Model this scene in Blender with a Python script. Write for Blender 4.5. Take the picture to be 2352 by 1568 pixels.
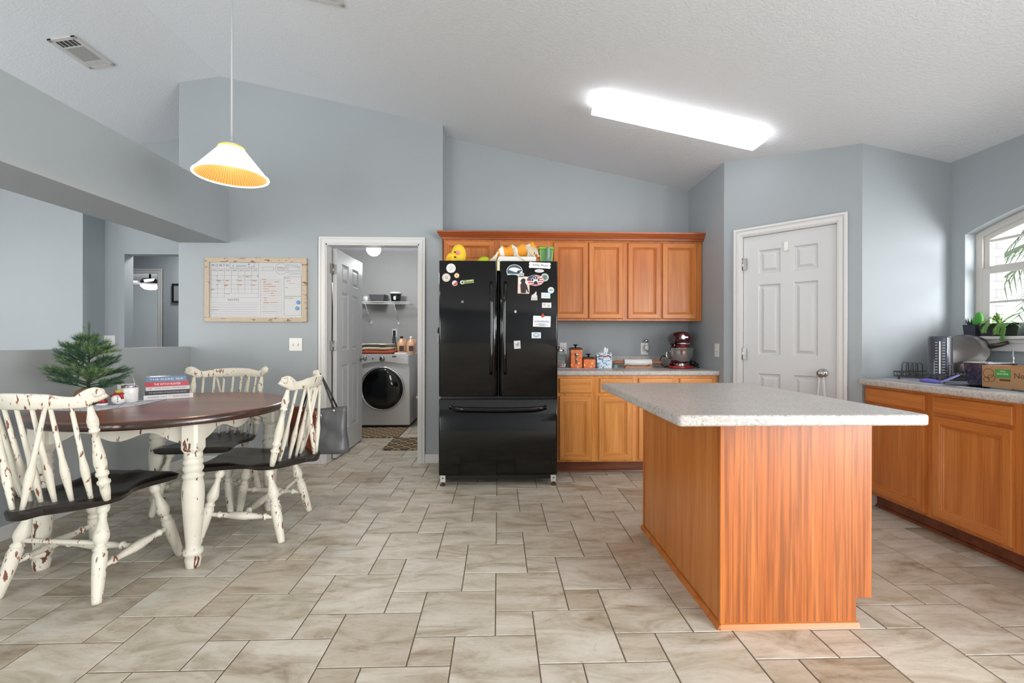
import bpy, math, random
from mathutils import Vector, Matrix
random.seed(7)
for o in list(bpy.data.objects): bpy.data.objects.remove(o)
scn = bpy.context.scene
COL = scn.collection
PI = math.pi

# ---------------------------------------------------------------- camera
cam_d = bpy.data.cameras.new('camera'); cam = bpy.data.objects.new('camera', cam_d); COL.objects.link(cam)
cam_d.sensor_width = 36.0; cam_d.lens = 36.0*1030/2352; cam_d.shift_y = -4/2352
cam_d.clip_start = 0.05; cam_d.clip_end = 200
cam.matrix_world = Matrix.Translation((0,0,1.13)) @ Matrix.Rotation(-0.03,4,'Z') @ Matrix.Rotation(PI/2,4,'X') @ Matrix.Rotation(0.002,4,'Z')
scn.camera = cam
# ---------------------------------------------------------------- view, world
vs = scn.view_settings
vs.view_transform = 'Standard'; vs.look = 'None'; vs.gamma = 1.0; vs.exposure = 0.03; vs.use_curve_mapping = False
world = bpy.data.worlds.new('world'); scn.world = world; world.use_nodes = True
bg = world.node_tree.nodes['Background']; bg.inputs[0].default_value = (0.93,0.96,1.0,1); bg.inputs[1].default_value = 1.9
# ---------------------------------------------------------------- lights
def area(name, loc, rot, sx, sy, e, color=(1,1,1)):
    l = bpy.data.lights.new(name,'AREA'); l.shape='RECTANGLE'; l.size=sx; l.size_y=sy; l.energy=e; l.color=color
    o = bpy.data.objects.new(name,l); COL.objects.link(o); o.location=loc; o.rotation_euler=rot; return o
def point(name, loc, e, r=0.05, color=(1,1,1)):
    l = bpy.data.lights.new(name,'POINT'); l.energy=e; l.shadow_soft_size=r; l.color=color
    o = bpy.data.objects.new(name,l); COL.objects.link(o); o.location=loc; return o
# added fill lamps behind unseen openings, plus daylight by the kitchen window
area('fill_right', (3.34,-0.95,1.2), (PI/2,0,PI/2), 2.9, 2.1, 285, (1.0,0.99,0.98))
area('fill_rear_right', (2.45,-2.78,1.25), (PI/2,0,0), 1.15, 2.1, 8, (1.0,0.995,0.985))
area('fill_rear_mid', (-2.5,-2.78,1.25), (PI/2,0,0), 1.2, 2.1, 82, (1.0,0.995,0.985))
area('fill_rear_left', (-4.75,-2.78,1.3), (PI/2,0,0), 2.7, 1.9, 120, (1.0,0.99,0.98))
area('fill_living', (-6.62,1.6,1.35), (PI/2,0,-PI/2), 4.4, 1.9, 100, (0.98,0.99,1.0))
kl=area('daylight_kitchen', (3.75,1.35,1.6), (0,0,0), 1.0, 0.9, 92, (0.97,0.99,1.0))
kl.rotation_euler=(Vector((2.9,2.55,1.62))-Vector(kl.location)).to_track_quat('-Z','Y').to_euler()
point('laundry_bulb_light', (-1.52,5.5,2.02), 30, 0.09)
point('bedroom_fan_light', (-6.3,8.3,2.0), 130, 0.12)
area('hall_ceiling_light', (-3.7,5.6,2.40), (0,0,0), 0.3, 0.3, 16)
point('pendant_bulb', (-1.58,2.69,2.13), 16, 0.04, (1.0,0.76,0.46))

# ================================================================ mesh builder
XF = {}
class MB:
    def __init__(s): s.v=[]; s.f=[]; s.m=[]; s.sm=[]
    def add(s, vs_, fs, m=0, smooth=False):
        b=len(s.v); s.v += [tuple(p) for p in vs_]
        for f in fs:
            s.f.append([b+i for i in f]); s.m.append(m); s.sm.append(smooth)
        return s
    def box(s,x0,x1,y0,y1,z0,z1,m=0,M=None):
        if x0>x1:x0,x1=x1,x0
        if y0>y1:y0,y1=y1,y0
        if z0>z1:z0,z1=z1,z0
        P=[(x0,y0,z0),(x1,y0,z0),(x1,y1,z0),(x0,y1,z0),(x0,y0,z1),(x1,y0,z1),(x1,y1,z1),(x0,y1,z1)]
        if M is not None: P=[M@Vector(p) for p in P]
        return s.add(P,[(0,3,2,1),(4,5,6,7),(0,1,5,4),(1,2,6,5),(2,3,7,6),(3,0,4,7)],m)
    def hexa(s,b,t,m=0):  # bottom 4 ccw from above, top 4
        return s.add(list(b)+list(t),[(0,3,2,1),(4,5,6,7),(0,1,5,4),(1,2,6,5),(2,3,7,6),(3,0,4,7)],m)
    def ext(s,poly,h0,h1,m=0,M=None,smooth=False,ms=None):
        n=len(poly); P=[(x,y,h0) for x,y in poly]+[(x,y,h1) for x,y in poly]
        if M is not None: P=[M@Vector(p) for p in P]
        s.add(P,[tuple(range(n-1,-1,-1)),tuple(range(n,2*n))],m)
        b=len(s.v)-2*n
        for i in range(n):
            j=(i+1)%n; s.f.append([b+i,b+j,b+n+j,b+n+i]); s.m.append(m if ms is None else ms); s.sm.append(smooth)
        return s
    def lathe(s,prof,c=(0,0,0),seg=20,m=0,M=None,smooth=True,cap=True):
        P=[];n=len(prof)
        for r,z in prof:
            for k in range(seg):
                a=2*PI*k/seg; P.append(Vector((c[0]+r*math.cos(a),c[1]+r*math.sin(a),c[2]+z)))
        if M is not None: P=[M@p for p in P]
        F=[]
        for i in range(n-1):
            for k in range(seg):
                k2=(k+1)%seg; F.append((i*seg+k,i*seg+k2,(i+1)*seg+k2,(i+1)*seg+k))
        s.add(P,F,m,smooth)
        if cap:
            b=len(s.v)-n*seg
            s.f.append([b+k for k in range(seg-1,-1,-1)]); s.m.append(m); s.sm.append(False)
            s.f.append([b+(n-1)*seg+k for k in range(seg)]); s.m.append(m); s.sm.append(False)
        return s
    def turned(s,p0,p1,prof,seg=14,m=0):  # prof: (t, radius) from p0 to p1
        p0=Vector(p0);p1=Vector(p1);d=p1-p0;L=d.length
        q=d.to_track_quat('Z','Y').to_matrix().to_4x4()
        M=Matrix.Translation(p0)@q
        return s.lathe([(r,t*L) for t,r in prof],seg=seg,m=m,M=M)
    def tube(s,pts,r,seg=8,m=0,closed=False,cap=True):
        pts=[Vector(p) for p in pts]; n=len(pts)
        rs=r if isinstance(r,(list,tuple)) else [r]*n
        P=[];up=None
        for i,p in enumerate(pts):
            if closed: t=(pts[(i+1)%n]-pts[i-1])
            else: t=pts[min(i+1,n-1)]-pts[max(i-1,0)]
            if t.length<1e-9: t=Vector((0,0,1))
            t.normalize()
            if up is None:
                up=Vector((0,0,1)) if abs(t.z)<.9 else Vector((1,0,0))
            a=t.cross(up)
            if a.length<1e-6: a=t.cross(Vector((0,1,0)))
            a.normalize(); b=a.cross(t).normalized(); up=b
            for k in range(seg):
                w=2*PI*k/seg; P.append(p+a*math.cos(w)*rs[i]+b*math.sin(w)*rs[i])
        F=[]
        for i in range(n if closed else n-1):
            i2=(i+1)%n
            for k in range(seg):
                k2=(k+1)%seg; F.append((i*seg+k,i*seg+k2,i2*seg+k2,i2*seg+k))
        s.add(P,F,m,True)
        if cap and not closed:
            b=len(s.v)-n*seg
            s.f.append([b+k for k in range(seg-1,-1,-1)]); s.m.append(m); s.sm.append(False)
            s.f.append([b+(n-1)*seg+k for k in range(seg)]); s.m.append(m); s.sm.append(False)
        return s
    def ell(s,c,rx,ry,rz,seg=16,rings=10,m=0,M=None):
        prof=[(max(math.sin(PI*i/rings),1e-3),-math.cos(PI*i/rings)) for i in range(rings+1)]
        T=Matrix.Translation(c)@Matrix.Diagonal((rx,ry,rz,1))
        if M is not None: T=M@T
        return s.lathe(prof,seg=seg,m=m,M=T,cap=False)
    def rect(s,P,rings,m_side=0,m_tb=0,m_c=0,flip=False,close=True):
        """P: function (u,v,d)->point; rings: list of (u0,u1,v0,v1,d)"""
        for i in range(len(rings)-1):
            a=rings[i];b=rings[i+1]
            ca=[(a[0],a[2]),(a[1],a[2]),(a[1],a[3]),(a[0],a[3])]; cb=[(b[0],b[2]),(b[1],b[2]),(b[1],b[3]),(b[0],b[3])]
            for k in range(4):
                k2=(k+1)%4
                q=[P(*ca[k],a[4]),P(*ca[k2],a[4]),P(*cb[k2],b[4]),P(*cb[k],b[4])]
                s.add(q,[(0,1,2,3)],m_tb if k in(0,2) else m_side)
        if close:
            b=rings[-1]; s.add([P(b[0],b[2],b[4]),P(b[1],b[2],b[4]),P(b[1],b[3],b[4]),P(b[0],b[3],b[4])],[(0,1,2,3)],m_c)
        return s
    def text(s,txt,size,M,m=0,ax='CENTER',ay='CENTER',width=None,extr=0.0003,bold=0.0):
        cu=bpy.data.curves.new('t','FONT'); cu.body=txt; cu.size=size; cu.align_x=ax; cu.align_y=ay; cu.extrude=extr; cu.offset=bold; cu.resolution_u=2
        ob=bpy.data.objects.new('t',cu); COL.objects.link(ob); bpy.context.view_layer.update()
        me=bpy.data.meshes.new_from_object(ob)
        sc=1.0
        if width and len(me.vertices):
            xs=[v.co.x for v in me.vertices]; w=max(xs)-min(xs)
            if w>0: sc=width/w
        T=M@Matrix.Diagonal((sc,1,1,1))
        s.add([T@v.co for v in me.vertices],[tuple(p.vertices) for p in me.polygons],m)
        bpy.data.objects.remove(ob); bpy.data.curves.remove(cu); bpy.data.meshes.remove(me)
        return s
    def build(s,name,mats,parent=None,world=False,bevel=0,bseg=2,smooth=None,sub=0,solid=0,label=None,weld=False):
        if not isinstance(mats,(list,tuple)): mats=[mats]
        V=s.v
        if parent is not None and world:
            I=XF[parent.name].inverted(); V=[I@Vector(p) for p in V]
        me=bpy.data.meshes.new(name); me.from_pydata([tuple(p) for p in V],[],s.f)
        for mt in mats: me.materials.append(mt)
        me.polygons.foreach_set('material_index',s.m)
        me.polygons.foreach_set('use_smooth',s.sm if smooth is None else [smooth]*len(s.f))
        if weld or bevel or sub:
            import bmesh
            bm=bmesh.new(); bm.from_mesh(me); bmesh.ops.remove_doubles(bm,verts=bm.verts,dist=1e-5)
            bmesh.ops.recalc_face_normals(bm,faces=bm.faces); bm.to_mesh(me); bm.free()
        me.update()
        o=bpy.data.objects.new(name,me); COL.objects.link(o)
        XF[o.name]=XF[parent.name].copy() if parent is not None else Matrix.Identity(4)
        if parent is not None: o.parent=parent
        if solid: md=o.modifiers.new('s','SOLIDIFY'); md.thickness=solid; md.offset=0
        if bevel: md=o.modifiers.new('b','BEVEL'); md.width=bevel; md.segments=bseg; md.limit_method='ANGLE'; md.angle_limit=0.6
        if sub: md=o.modifiers.new('u','SUBSURF'); md.levels=sub; md.render_levels=sub
        if label: o['label']=label
        return o
def thing(name,label,cat,loc=(0,0,0),rz=0,group=None):
    o=bpy.data.objects.new(name,None); COL.objects.link(o); o.location=loc; o.rotation_euler=(0,0,rz); o.empty_display_size=.05
    XF[o.name]=Matrix.Translation(loc)@Matrix.Rotation(rz,4,'Z')
    o['label']=label; o['category']=cat
    if group: o['group']=group
    return o
def tag(o,label,cat,group=None,kind=None):
    o['label']=label; o['category']=cat
    if group:o['group']=group
    if kind:o['kind']=kind
    return o
def setorigin(o):
    """move a top-level mesh's origin to its base centre"""
    me=o.data; xs=[v.co.x for v in me.vertices]; ys=[v.co.y for v in me.vertices]; zs=[v.co.z for v in me.vertices]
    c=Vector(((min(xs)+max(xs))/2,(min(ys)+max(ys))/2,min(zs)))
    for v in me.vertices: v.co-=c
    o.location=c; XF[o.name]=Matrix.Translation(c); return o
def struct(o): o['kind']='structure'; return o
def copy_tree(o,parent=None):
    c=o.copy(); COL.objects.link(c)
    if parent is not None: c.parent=parent
    for ch in list(o.children): copy_tree(ch,c)
    return c

# ================================================================ materials
def nt(name):
    m=bpy.data.materials.new(name); m.use_nodes=True; t=m.node_tree; return m,t,t.nodes,t.links,t.nodes['Principled BSDF']
def S(c): # srgb 0-255 -> linear
    return tuple(((x/255)/12.92 if x/255<=.04045 else ((x/255+.055)/1.055)**2.4) for x in c)+(1,)
def mat(name,c,rough=.5,metal=0,spec=.5,bump=0,bscale=60,coat=0,trans=0,emit=None,es=0,ior=None,alpha=None):
    m,t,N,L,p=nt(name); p.inputs['Base Color'].default_value=S(c); p.inputs['Roughness'].default_value=rough; p.inputs['Metallic'].default_value=metal
    p.inputs['Specular IOR Level'].default_value=spec; p.inputs['Coat Weight'].default_value=coat; p.inputs['Transmission Weight'].default_value=trans
    p.inputs['Coat Roughness'].default_value=.08
    if ior: p.inputs['IOR'].default_value=ior
    if emit: p.inputs['Emission Color'].default_value=S(emit); p.inputs['Emission Strength'].default_value=es
    if alpha is not None: p.inputs['Alpha'].default_value=alpha
    if bump:
        tc=N.new('ShaderNodeTexCoord'); n=N.new('ShaderNodeTexNoise'); n.inputs['Scale'].default_value=bscale; n.inputs['Detail'].default_value=3
        b=N.new('ShaderNodeBump'); b.inputs['Strength'].default_value=bump; b.inputs['Distance'].default_value=.004
        L.new(tc.outputs['Object'],n.inputs['Vector']); L.new(n.outputs['Fac'],b.inputs['Height']); L.new(b.outputs['Normal'],p.inputs['Normal'])
    return m
def noise(N,L,vec,scale,detail=4,rough=.5,dist=0):
    n=N.new('ShaderNodeTexNoise'); n.inputs['Scale'].default_value=scale; n.inputs['Detail'].default_value=detail; n.inputs['Roughness'].default_value=rough; n.inputs['Distortion'].default_value=dist
    L.new(vec,n.inputs['Vector']); return n.outputs['Fac']
def mapping(N,L,sc,loc=(0,0,0),rot=(0,0,0),src='Object'):
    tc=N.new('ShaderNodeTexCoord'); mp=N.new('ShaderNodeMapping'); mp.inputs['Scale'].default_value=sc; mp.inputs['Location'].default_value=loc; mp.inputs['Rotation'].default_value=rot
    L.new(tc.outputs[src],mp.inputs['Vector']); return mp.outputs['Vector']
def ramp(N,L,fac,stops):
    r=N.new('ShaderNodeValToRGB'); e=r.color_ramp.elements
    while len(e)<len(stops): e.new(.5)
    for i,(p,c) in enumerate(stops): e[i].position=p; e[i].color=c if len(c)==4 and max(c)<=1 else S(c)
    L.new(fac,r.inputs['Fac']); return r.outputs['Color']
def mixc(N,L,fac,a,b,mode='MIX'):
    x=N.new('ShaderNodeMix'); x.data_type='RGBA'; x.blend_type=mode
    if hasattr(fac,'node'): L.new(fac,x.inputs[0])
    else: x.inputs[0].default_value=fac
    for i,q in ((6,a),(7,b)):
        if hasattr(q,'node'): L.new(q,x.inputs[i])
        else: x.inputs[i].default_value=q
    return x.outputs[2]
def bumpn(N,L,p,h,st=.3,dist=.002):
    b=N.new('ShaderNodeBump'); b.inputs['Strength'].default_value=st; b.inputs['Distance'].default_value=dist
    L.new(h,b.inputs['Height']); L.new(b.outputs['Normal'],p.inputs['Normal'])
def wood(name,cols,axis='z',rough=.35,coat=.12,fine=1.0,figure=6.0,contrast=1.0):
    m,t,N,L,p=nt(name)
    k=dict(x=(.6,12,12),y=(12,.6,12),z=(12,12,.6))[axis]
    v=mapping(N,L,k); f=noise(N,L,v,1.6,3,.5,.6)
    k2=dict(x=(3,160,160),y=(160,3,160),z=(160,160,3))[axis]
    v2=mapping(N,L,k2); g=noise(N,L,v2,1.3*fine,4,.6,.2)
    c=ramp(N,L,f,[(.28,cols[0]),(.5,cols[1]),(.72,cols[2])])
    gr=ramp(N,L,g,[(.38,(0.45,0.45,0.45,1) if contrast>1 else (.68,.68,.68,1)),(.58,(1,1,1,1))])
    c=mixc(N,L,.55*contrast if contrast<=1 else .8,c,gr,'MULTIPLY')
    L.new(c,p.inputs['Base Color']); p.inputs['Roughness'].default_value=rough; p.inputs['Coat Weight'].default_value=coat; p.inputs['Coat Roughness'].default_value=.25
    bumpn(N,L,p,g,.12,.001); return m
def chipped(name,paint,under,thr=.63,k=(16,16,4),scale=1.6,rough=.42):
    m,t,N,L,p=nt(name)
    v=mapping(N,L,k,loc=(3,1,2)); f=noise(N,L,v,scale,5,.6,.3)
    v2=mapping(N,L,(5,5,5)); g=noise(N,L,v2,1.5,2)
    a=N.new('ShaderNodeMath'); a.operation='MULTIPLY_ADD'; a.inputs[1].default_value=.35; L.new(g,a.inputs[0]); L.new(f,a.inputs[2])
    fac=ramp(N,L,a.outputs[0],[(thr+.17,(0,0,0,1)),(thr+.19,(1,1,1,1))])
    und=ramp(N,L,f,[(.4,(120,70,48)),(.75,under)])
    sh=ramp(N,L,g,[(.3,tuple(int(x*.955) for x in paint)),(.7,paint)])
    c=mixc(N,L,fac,sh,und); L.new(c,p.inputs['Base Color']); p.inputs['Roughness'].default_value=rough
    bumpn(N,L,p,f,.08,.001); return m
WALL_C=(160,167,171)
def wallmat(name,c,b=.10,sc=170,rough=.6):
    m,t,N,L,p=nt(name); v=mapping(N,L,(1,1,1)); f=noise(N,L,v,sc,2,.5); g=noise(N,L,v,1.3,2)
    cc=ramp(N,L,g,[(.3,tuple(x-2 for x in c)),(.7,tuple(min(255,x+2) for x in c))]); L.new(cc,p.inputs['Base Color'])
    p.inputs['Roughness'].default_value=rough; p.inputs['Specular IOR Level'].default_value=.35; bumpn(N,L,p,f,b,.003); return m
M_wall=wallmat('wall_paint_blue_grey',WALL_C)
M_lwall=wallmat('laundry_wall_paint',(166,166,166))
def ceilmat():
    m,t,N,L,p=nt('ceiling_knockdown'); v=mapping(N,L,(1,1,1)); f=noise(N,L,v,60,4,.55,.4)
    h=ramp(N,L,f,[(.42,(0,0,0,1)),(.56,(1,1,1,1))]); p.inputs['Base Color'].default_value=S((217,221,226)); p.inputs['Roughness'].default_value=.85; p.inputs['Specular IOR Level'].default_value=.2
    bumpn(N,L,p,h,.30,.003); return m
M_ceil=ceilmat()
M_trim=mat('white_trim_paint',(214,213,212),.4)
M_door=mat('white_door_paint',(204,205,206),.42,bump=.05,bscale=120)
M_metal=mat('brushed_nickel',(170,168,165),.25,1)
M_chrome=mat('chrome',(225,225,228),.08,1)
M_dkmetal=mat('dark_metal',(60,60,62),.35,1)
M_black=mat('black_plastic',(18,18,18),.35)
M_fridge=mat('gloss_black_enamel',(6,6,7),.12,spec=.45,coat=.12)
M_white=mat('white_plastic',(228,228,226),.35)
M_paper=mat('white_paper',(235,235,235),.7)
OAK=((180,98,40),(200,118,52),(212,136,68))
M_oakv=wood('oak_vertical',OAK,'z'); M_oakx=wood('oak_along_x',OAK,'x'); M_oaky=wood('oak_along_y',OAK,'y')
OAKR=((188,110,48),(204,126,60),(216,142,76))
M_oakrv=wood('oak_deep_vertical',OAKR,'z'); M_oakry=wood('oak_deep_along_y',OAKR,'y')
OAKB=((208,130,58),(224,150,74),(234,164,92))  # same oak, lightened in colour to stand in for light on the base cabinets
M_oakbv=wood('oak_brightened_vertical',OAKB,'z'); M_oakbx=wood('oak_brightened_along_x',OAKB,'x')
M_oakcrown=wood('oak_crown_dark',((132,62,26),(158,78,34),(176,94,46)),'x')
M_island_end=wood('oak_veneer_strong_grain',((176,94,40),(192,108,50),(204,122,62)),'z',contrast=1.15,fine=.5)
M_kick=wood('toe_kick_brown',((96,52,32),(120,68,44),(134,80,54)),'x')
def countermat():
    m,t,N,L,p=nt('grey_speckled_laminate'); v=mapping(N,L,(1,1,1)); f=noise(N,L,v,85,6,.7,.4); g=noise(N,L,v,9,3)
    c=ramp(N,L,f,[(.30,(134,127,121)),(.45,(180,175,169)),(.6,(204,200,196)),(.75,(168,162,155))]); c2=ramp(N,L,g,[(.3,(.9,.9,.9,1)),(.7,(1,1,1,1))])
    L.new(mixc(N,L,1,c,c2,'MULTIPLY'),p.inputs['Base Color']); p.inputs['Roughness'].default_value=.33; p.inputs['Specular IOR Level'].default_value=.45; return m
M_counter=countermat()
def tilemat():
    m,t,N,L,p=nt('travertine_tile')
    at=N.new('ShaderNodeAttribute'); at.attribute_name='rnd'
    tc=N.new('ShaderNodeTexCoord'); ma=N.new('ShaderNodeVectorMath'); ma.operation='MULTIPLY_ADD'; ma.inputs[1].default_value=(40,40,40)
    L.new(at.outputs['Color'],ma.inputs[0]); L.new(tc.outputs['Object'],ma.inputs[2])
    mp=N.new('ShaderNodeMapping'); mp.inputs['Scale'].default_value=(2.2,6.5,1); mp.inputs['Rotation'].default_value=(0,0,.35); L.new(ma.outputs[0],mp.inputs['Vector'])
    f=noise(N,L,mp.outputs[0],1.3,8,.66,.9); g=noise(N,L,mp.outputs[0],9,8,.8,.6)
    c=ramp(N,L,f,[(.27,(138,124,103)),(.40,(180,170,152)),(.51,(202,195,181)),(.66,(216,211,200)),(.78,(188,178,160))])
    v2=ramp(N,L,g,[(.30,(.46,.41,.35,1)),(.38,(.86,.85,.82,1)),(.5,(1,1,1,1))])
    c=mixc(N,L,.75,c,v2,'MULTIPLY')
    sx=N.new('ShaderNodeSeparateColor'); L.new(at.outputs['Color'],sx.inputs[0])
    tint=ramp(N,L,sx.outputs[2],[(0,(.74,.69,.62,1)),(.22,(.93,.9,.86,1)),(.6,(1,1,1,1)),(1,(1,.985,.96,1))])
    c=mixc(N,L,1,c,tint,'MULTIPLY'); L.new(c,p.inputs['Base Color'])
    r=ramp(N,L,g,[(.3,(.6,.6,.6,1)),(.6,(.36,.36,.36,1))]); L.new(r,p.inputs['Roughness']); p.inputs['Specular IOR Level'].default_value=.4
    bumpn(N,L,p,g,.18,.002); return m
M_tile=tilemat(); M_grout=mat('grout_brown_grey',(116,102,88),.9)
M_chair=chipped('distressed_cream_paint',(226,221,206),(128,78,56),.618,k=(36,36,10))
M_chairw=M_chair
M_tablep=chipped('distressed_table_paint',(220,216,202),(96,66,50),.62,k=(24,24,7))
M_seat=mat('ebony_stained_seat',(30,23,21),.33,coat=.2,bump=.05,bscale=30)
M_ttop=wood('dark_walnut_table_top',((84,42,28),(116,64,42),(136,80,54)),'x',rough=.3,coat=.30)
M_tedge=wood('dark_walnut_edge',((40,22,16),(58,32,24),(66,38,28)),'x',rough=.2,coat=.7)
def glassmat(name,c=(1,1,1,1),rough=0.02,alpha=.15):
    m,t,N,L,p=nt(name); out=N['Material Output']; tr=N.new('ShaderNodeBsdfTransparent'); tr.inputs[0].default_value=c
    gl=N.new('ShaderNodeBsdfGlossy'); gl.inputs['Roughness'].default_value=rough; mx=N.new('ShaderNodeMixShader'); mx.inputs[0].default_value=alpha
    fr=N.new('ShaderNodeLayerWeight'); fr.inputs[0].default_value=.5; pw=N.new('ShaderNodeMath'); pw.operation='POWER'; pw.inputs[1].default_value=5; L.new(fr.outputs['Facing'],pw.inputs[0]); ad=N.new('ShaderNodeMath'); ad.operation='MULTIPLY_ADD'; ad.inputs[1].default_value=.5; ad.inputs[2].default_value=alpha*.3; L.new(pw.outputs[0],ad.inputs[0]); L.new(ad.outputs[0],mx.inputs[0])
    L.new(tr.outputs[0],mx.inputs[1]); L.new(gl.outputs[0],mx.inputs[2]); L.new(mx.outputs[0],out.inputs[0]); N.remove(p); return m
M_pane=glassmat('window_glass'); M_glass=glassmat('clear_jar_glass',(.93,.96,.97,1),.02,.3)
M_steel=mat('stainless_steel',(190,190,190),.22,1)
# ================================================================ room shell
RX,RZ,SR,SL=-2.517,3.505,.2045,.17
def zc(x): return RZ-SR*(x-RX) if x>=RX else RZ-SL*(RX-x)
def cols(mb,xs,y0,y1,z0,z1=None,m=0):
    for a,b in zip(xs[:-1],xs[1:]):
        za,zb=(zc(a)+.02,zc(b)+.02) if z1 is None else (z1,z1)
        mb.hexa([(a,y0,z0),(b,y0,z0),(b,y1,z0),(a,y1,z0)],[(a,y0,za),(b,y0,zb),(b,y1,zb),(a,y1,za)],m)
YR=-2.6   # rear wall
# floor: pinwheel of 12 inch and 6 inch travertine tiles, real tile faces over a grout bed
u=.1537; FX,FY=-.0107,2.176; g_=.0023
mb=MB(); rnd=[]
mb.box(-8.3,3.22,YR-.3,10.2,-.12,-.0025,1); rnd+= [(0,0,.5,1)]*24
def clipq(x0,x1,y0,y1):
    x0=max(x0,-2.95);x1=min(x1,3.2);y0=max(y0,YR);y1=min(y1,6.7)
    return None if (x1-x0<.004 or y1-y0<.004) else (x0,x1,y0,y1)
for i in range(-30,31):
    for j in range(-30,31):
        for (a,b,w) in ((0,0,2),(0,-2,1)):
            ux=2*i+j+a; uy=i-2*j+b
            q=clipq(FX+ux*u+g_,FX+(ux+w)*u-g_,FY+(uy-w)*u+g_,FY+uy*u-g_)
            if not q: continue
            x0,x1,y0,y1=q; e=.0018
            c=(random.random(),random.random(),random.random(),1)
            P=[(x0,y0,-.002),(x1,y0,-.002),(x1,y1,-.002),(x0,y1,-.002),(x0+e,y0+e,0),(x1-e,y0+e,0),(x1-e,y1-e,0),(x0+e,y1-e,0)]
            mb.add(P,[(4,5,6,7),(0,1,5,4),(1,2,6,5),(2,3,7,6),(3,0,4,7)],0); rnd+=[c]*20
fl=mb.build('floor',[M_tile,M_grout]); struct(fl)
ca=fl.data.color_attributes.new('rnd','FLOAT_COLOR','CORNER'); ca.data.foreach_set('color',[x for c in rnd for x in c])
# plain living room / bedroom floor left of the half wall
mb=MB(); mb.box(-8.2,-2.96,YR-.2,10.1,-.0024,.0); struct(mb.build('floor_living',[mat('living_floor',(150,138,122),.55)]))
# vaulted ceiling
mb=MB()
for a,b in ((-6.7,RX),(RX,3.25)):
    mb.hexa([(a,YR-.15,zc(a)),(b,YR-.15,zc(b)),(b,5.2,zc(b)),(a,5.2,zc(a))],[(a,YR-.15,zc(a)+.12),(b,YR-.15,zc(b)+.12),(b,5.2,zc(b)+.12),(a,5.2,zc(a)+.12)])
struct(mb.build('ceiling',M_ceil,weld=True))
# back wall with the laundry doorway, pier at its right end
mb=MB(); cols(mb,[-2.883,RX,-1.585],4.13,4.25,0); cols(mb,[-1.585,-.72],4.13,4.25,2.01); cols(mb,[-.72,-.515],4.13,4.25,0)
cols(mb,[-.615,-.515],4.25,4.5,0); struct(mb.build('wall_back',M_wall))
mb=MB(); cols(mb,[-.515,1.975],4.38,4.5,0); struct(mb.build('wall_kitchen',M_wall))
mb=MB(); cols(mb,[1.875,1.975],3.68,4.38,0); struct(mb.build('wall_pantry_left',M_wall))
# diagonal pantry wall (local frame: u along the wall, d out into the room)
A=Vector((1.875,3.68,0)); B=Vector((2.49,3.0,0)); U=(B-A).normalized(); Nn=Vector((U.y,-U.x,0))
if Nn.y>0: Nn=-Nn
LD=(B-A).length
def D(u_,z,d=0): return A+U*u_+Nn*d+Vector((0,0,z))
def dcol(mb,u0,u1,z0,z1=None,t=.1,m=0):
    za=(zc(D(u0,0).x)+.02) if z1 is None else z1; zb=(zc(D(u1,0).x)+.02) if z1 is None else z1
    mb.hexa([D(u0,z0,0),D(u1,z0,0),D(u1,z0,-t),D(u0,z0,-t)],[D(u0,za,0),D(u1,zb,0),D(u1,zb,-t),D(u0,za,-t)],m)
mb=MB(); dcol(mb,0,.135,0); dcol(mb,.785,LD,0); dcol(mb,.135,.785,1.975); struct(mb.build('wall_pantry',M_wall))
mb=MB(); cols(mb,[2.49,3.22],3.0,3.1,0); struct(mb.build('wall_pantry_right',M_wall))
# pantry interior backing (dark closet behind the closed door)
# right wall with the arched window opening
WY0,WY1,WS,WH=1.40,2.90,1.838,.14
def warch(y): t=(y-(WY0+WY1)/2)/((WY1-WY0)/2); return WS+WH*(1-t*t)
mb=MB(); X0,X1=3.11,3.22
def wcol(y0,y1,za,zb=None,t0=None,t1=None):
    t0=zc(X0)+.02 if t0 is None else t0; t1=t0 if t1 is None else t1; zb=za if zb is None else zb
    mb.hexa([(X0,y0,za),(X1,y0,za),(X1,y1,zb),(X0,y1,zb)],[(X0,y0,t0),(X1,y0,t0),(X1,y1,t1),(X0,y1,t1)])
wcol(YR,-2.4,0); wcol(.5,WY0,0); wcol(-2.4,.5,2.2); wcol(WY1,3.0,0); wcol(WY0,WY1,0,0,1.15,1.15)
NS=24
for i in range(NS):
    a=WY0+(WY1-WY0)*i/NS;b=WY0+(WY1-WY0)*(i+1)/NS; wcol(a,b,warch(a),warch(b))
struct(mb.build('wall_right',M_wall))
# outer brick leaf around the opening
def brickmat():
    m,t,N,L,p=nt('exterior_brick'); tc=N.new('ShaderNodeTexCoord'); mp=N.new('ShaderNodeMapping'); mp.inputs['Rotation'].default_value=(PI/2,0,0)
    sp=N.new('ShaderNodeSeparateXYZ'); L.new(tc.outputs['Object'],sp.inputs[0]); ad=N.new('ShaderNodeMath'); L.new(sp.outputs[0],ad.inputs[0]); L.new(sp.outputs[1],ad.inputs[1])
    cb=N.new('ShaderNodeCombineXYZ'); L.new(ad.outputs[0],cb.inputs[0]); L.new(sp.outputs[2],cb.inputs[1])
    b=N.new('ShaderNodeTexBrick'); b.inputs['Scale'].default_value=4.6; b.inputs['Color1'].default_value=S((196,190,190)); b.inputs['Color2'].default_value=S((168,160,158)); b.inputs['Mortar'].default_value=S((120,118,118)); b.inputs['Mortar Size'].default_value=.03
    L.new(cb.outputs[0],b.inputs['Vector']); L.new(b.outputs['Color'],p.inputs['Base Color']); p.inputs['Roughness'].default_value=.9; bumpn(N,L,p,b.outputs['Fac'],.5,-.01); return m
M_brick=brickmat()
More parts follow.
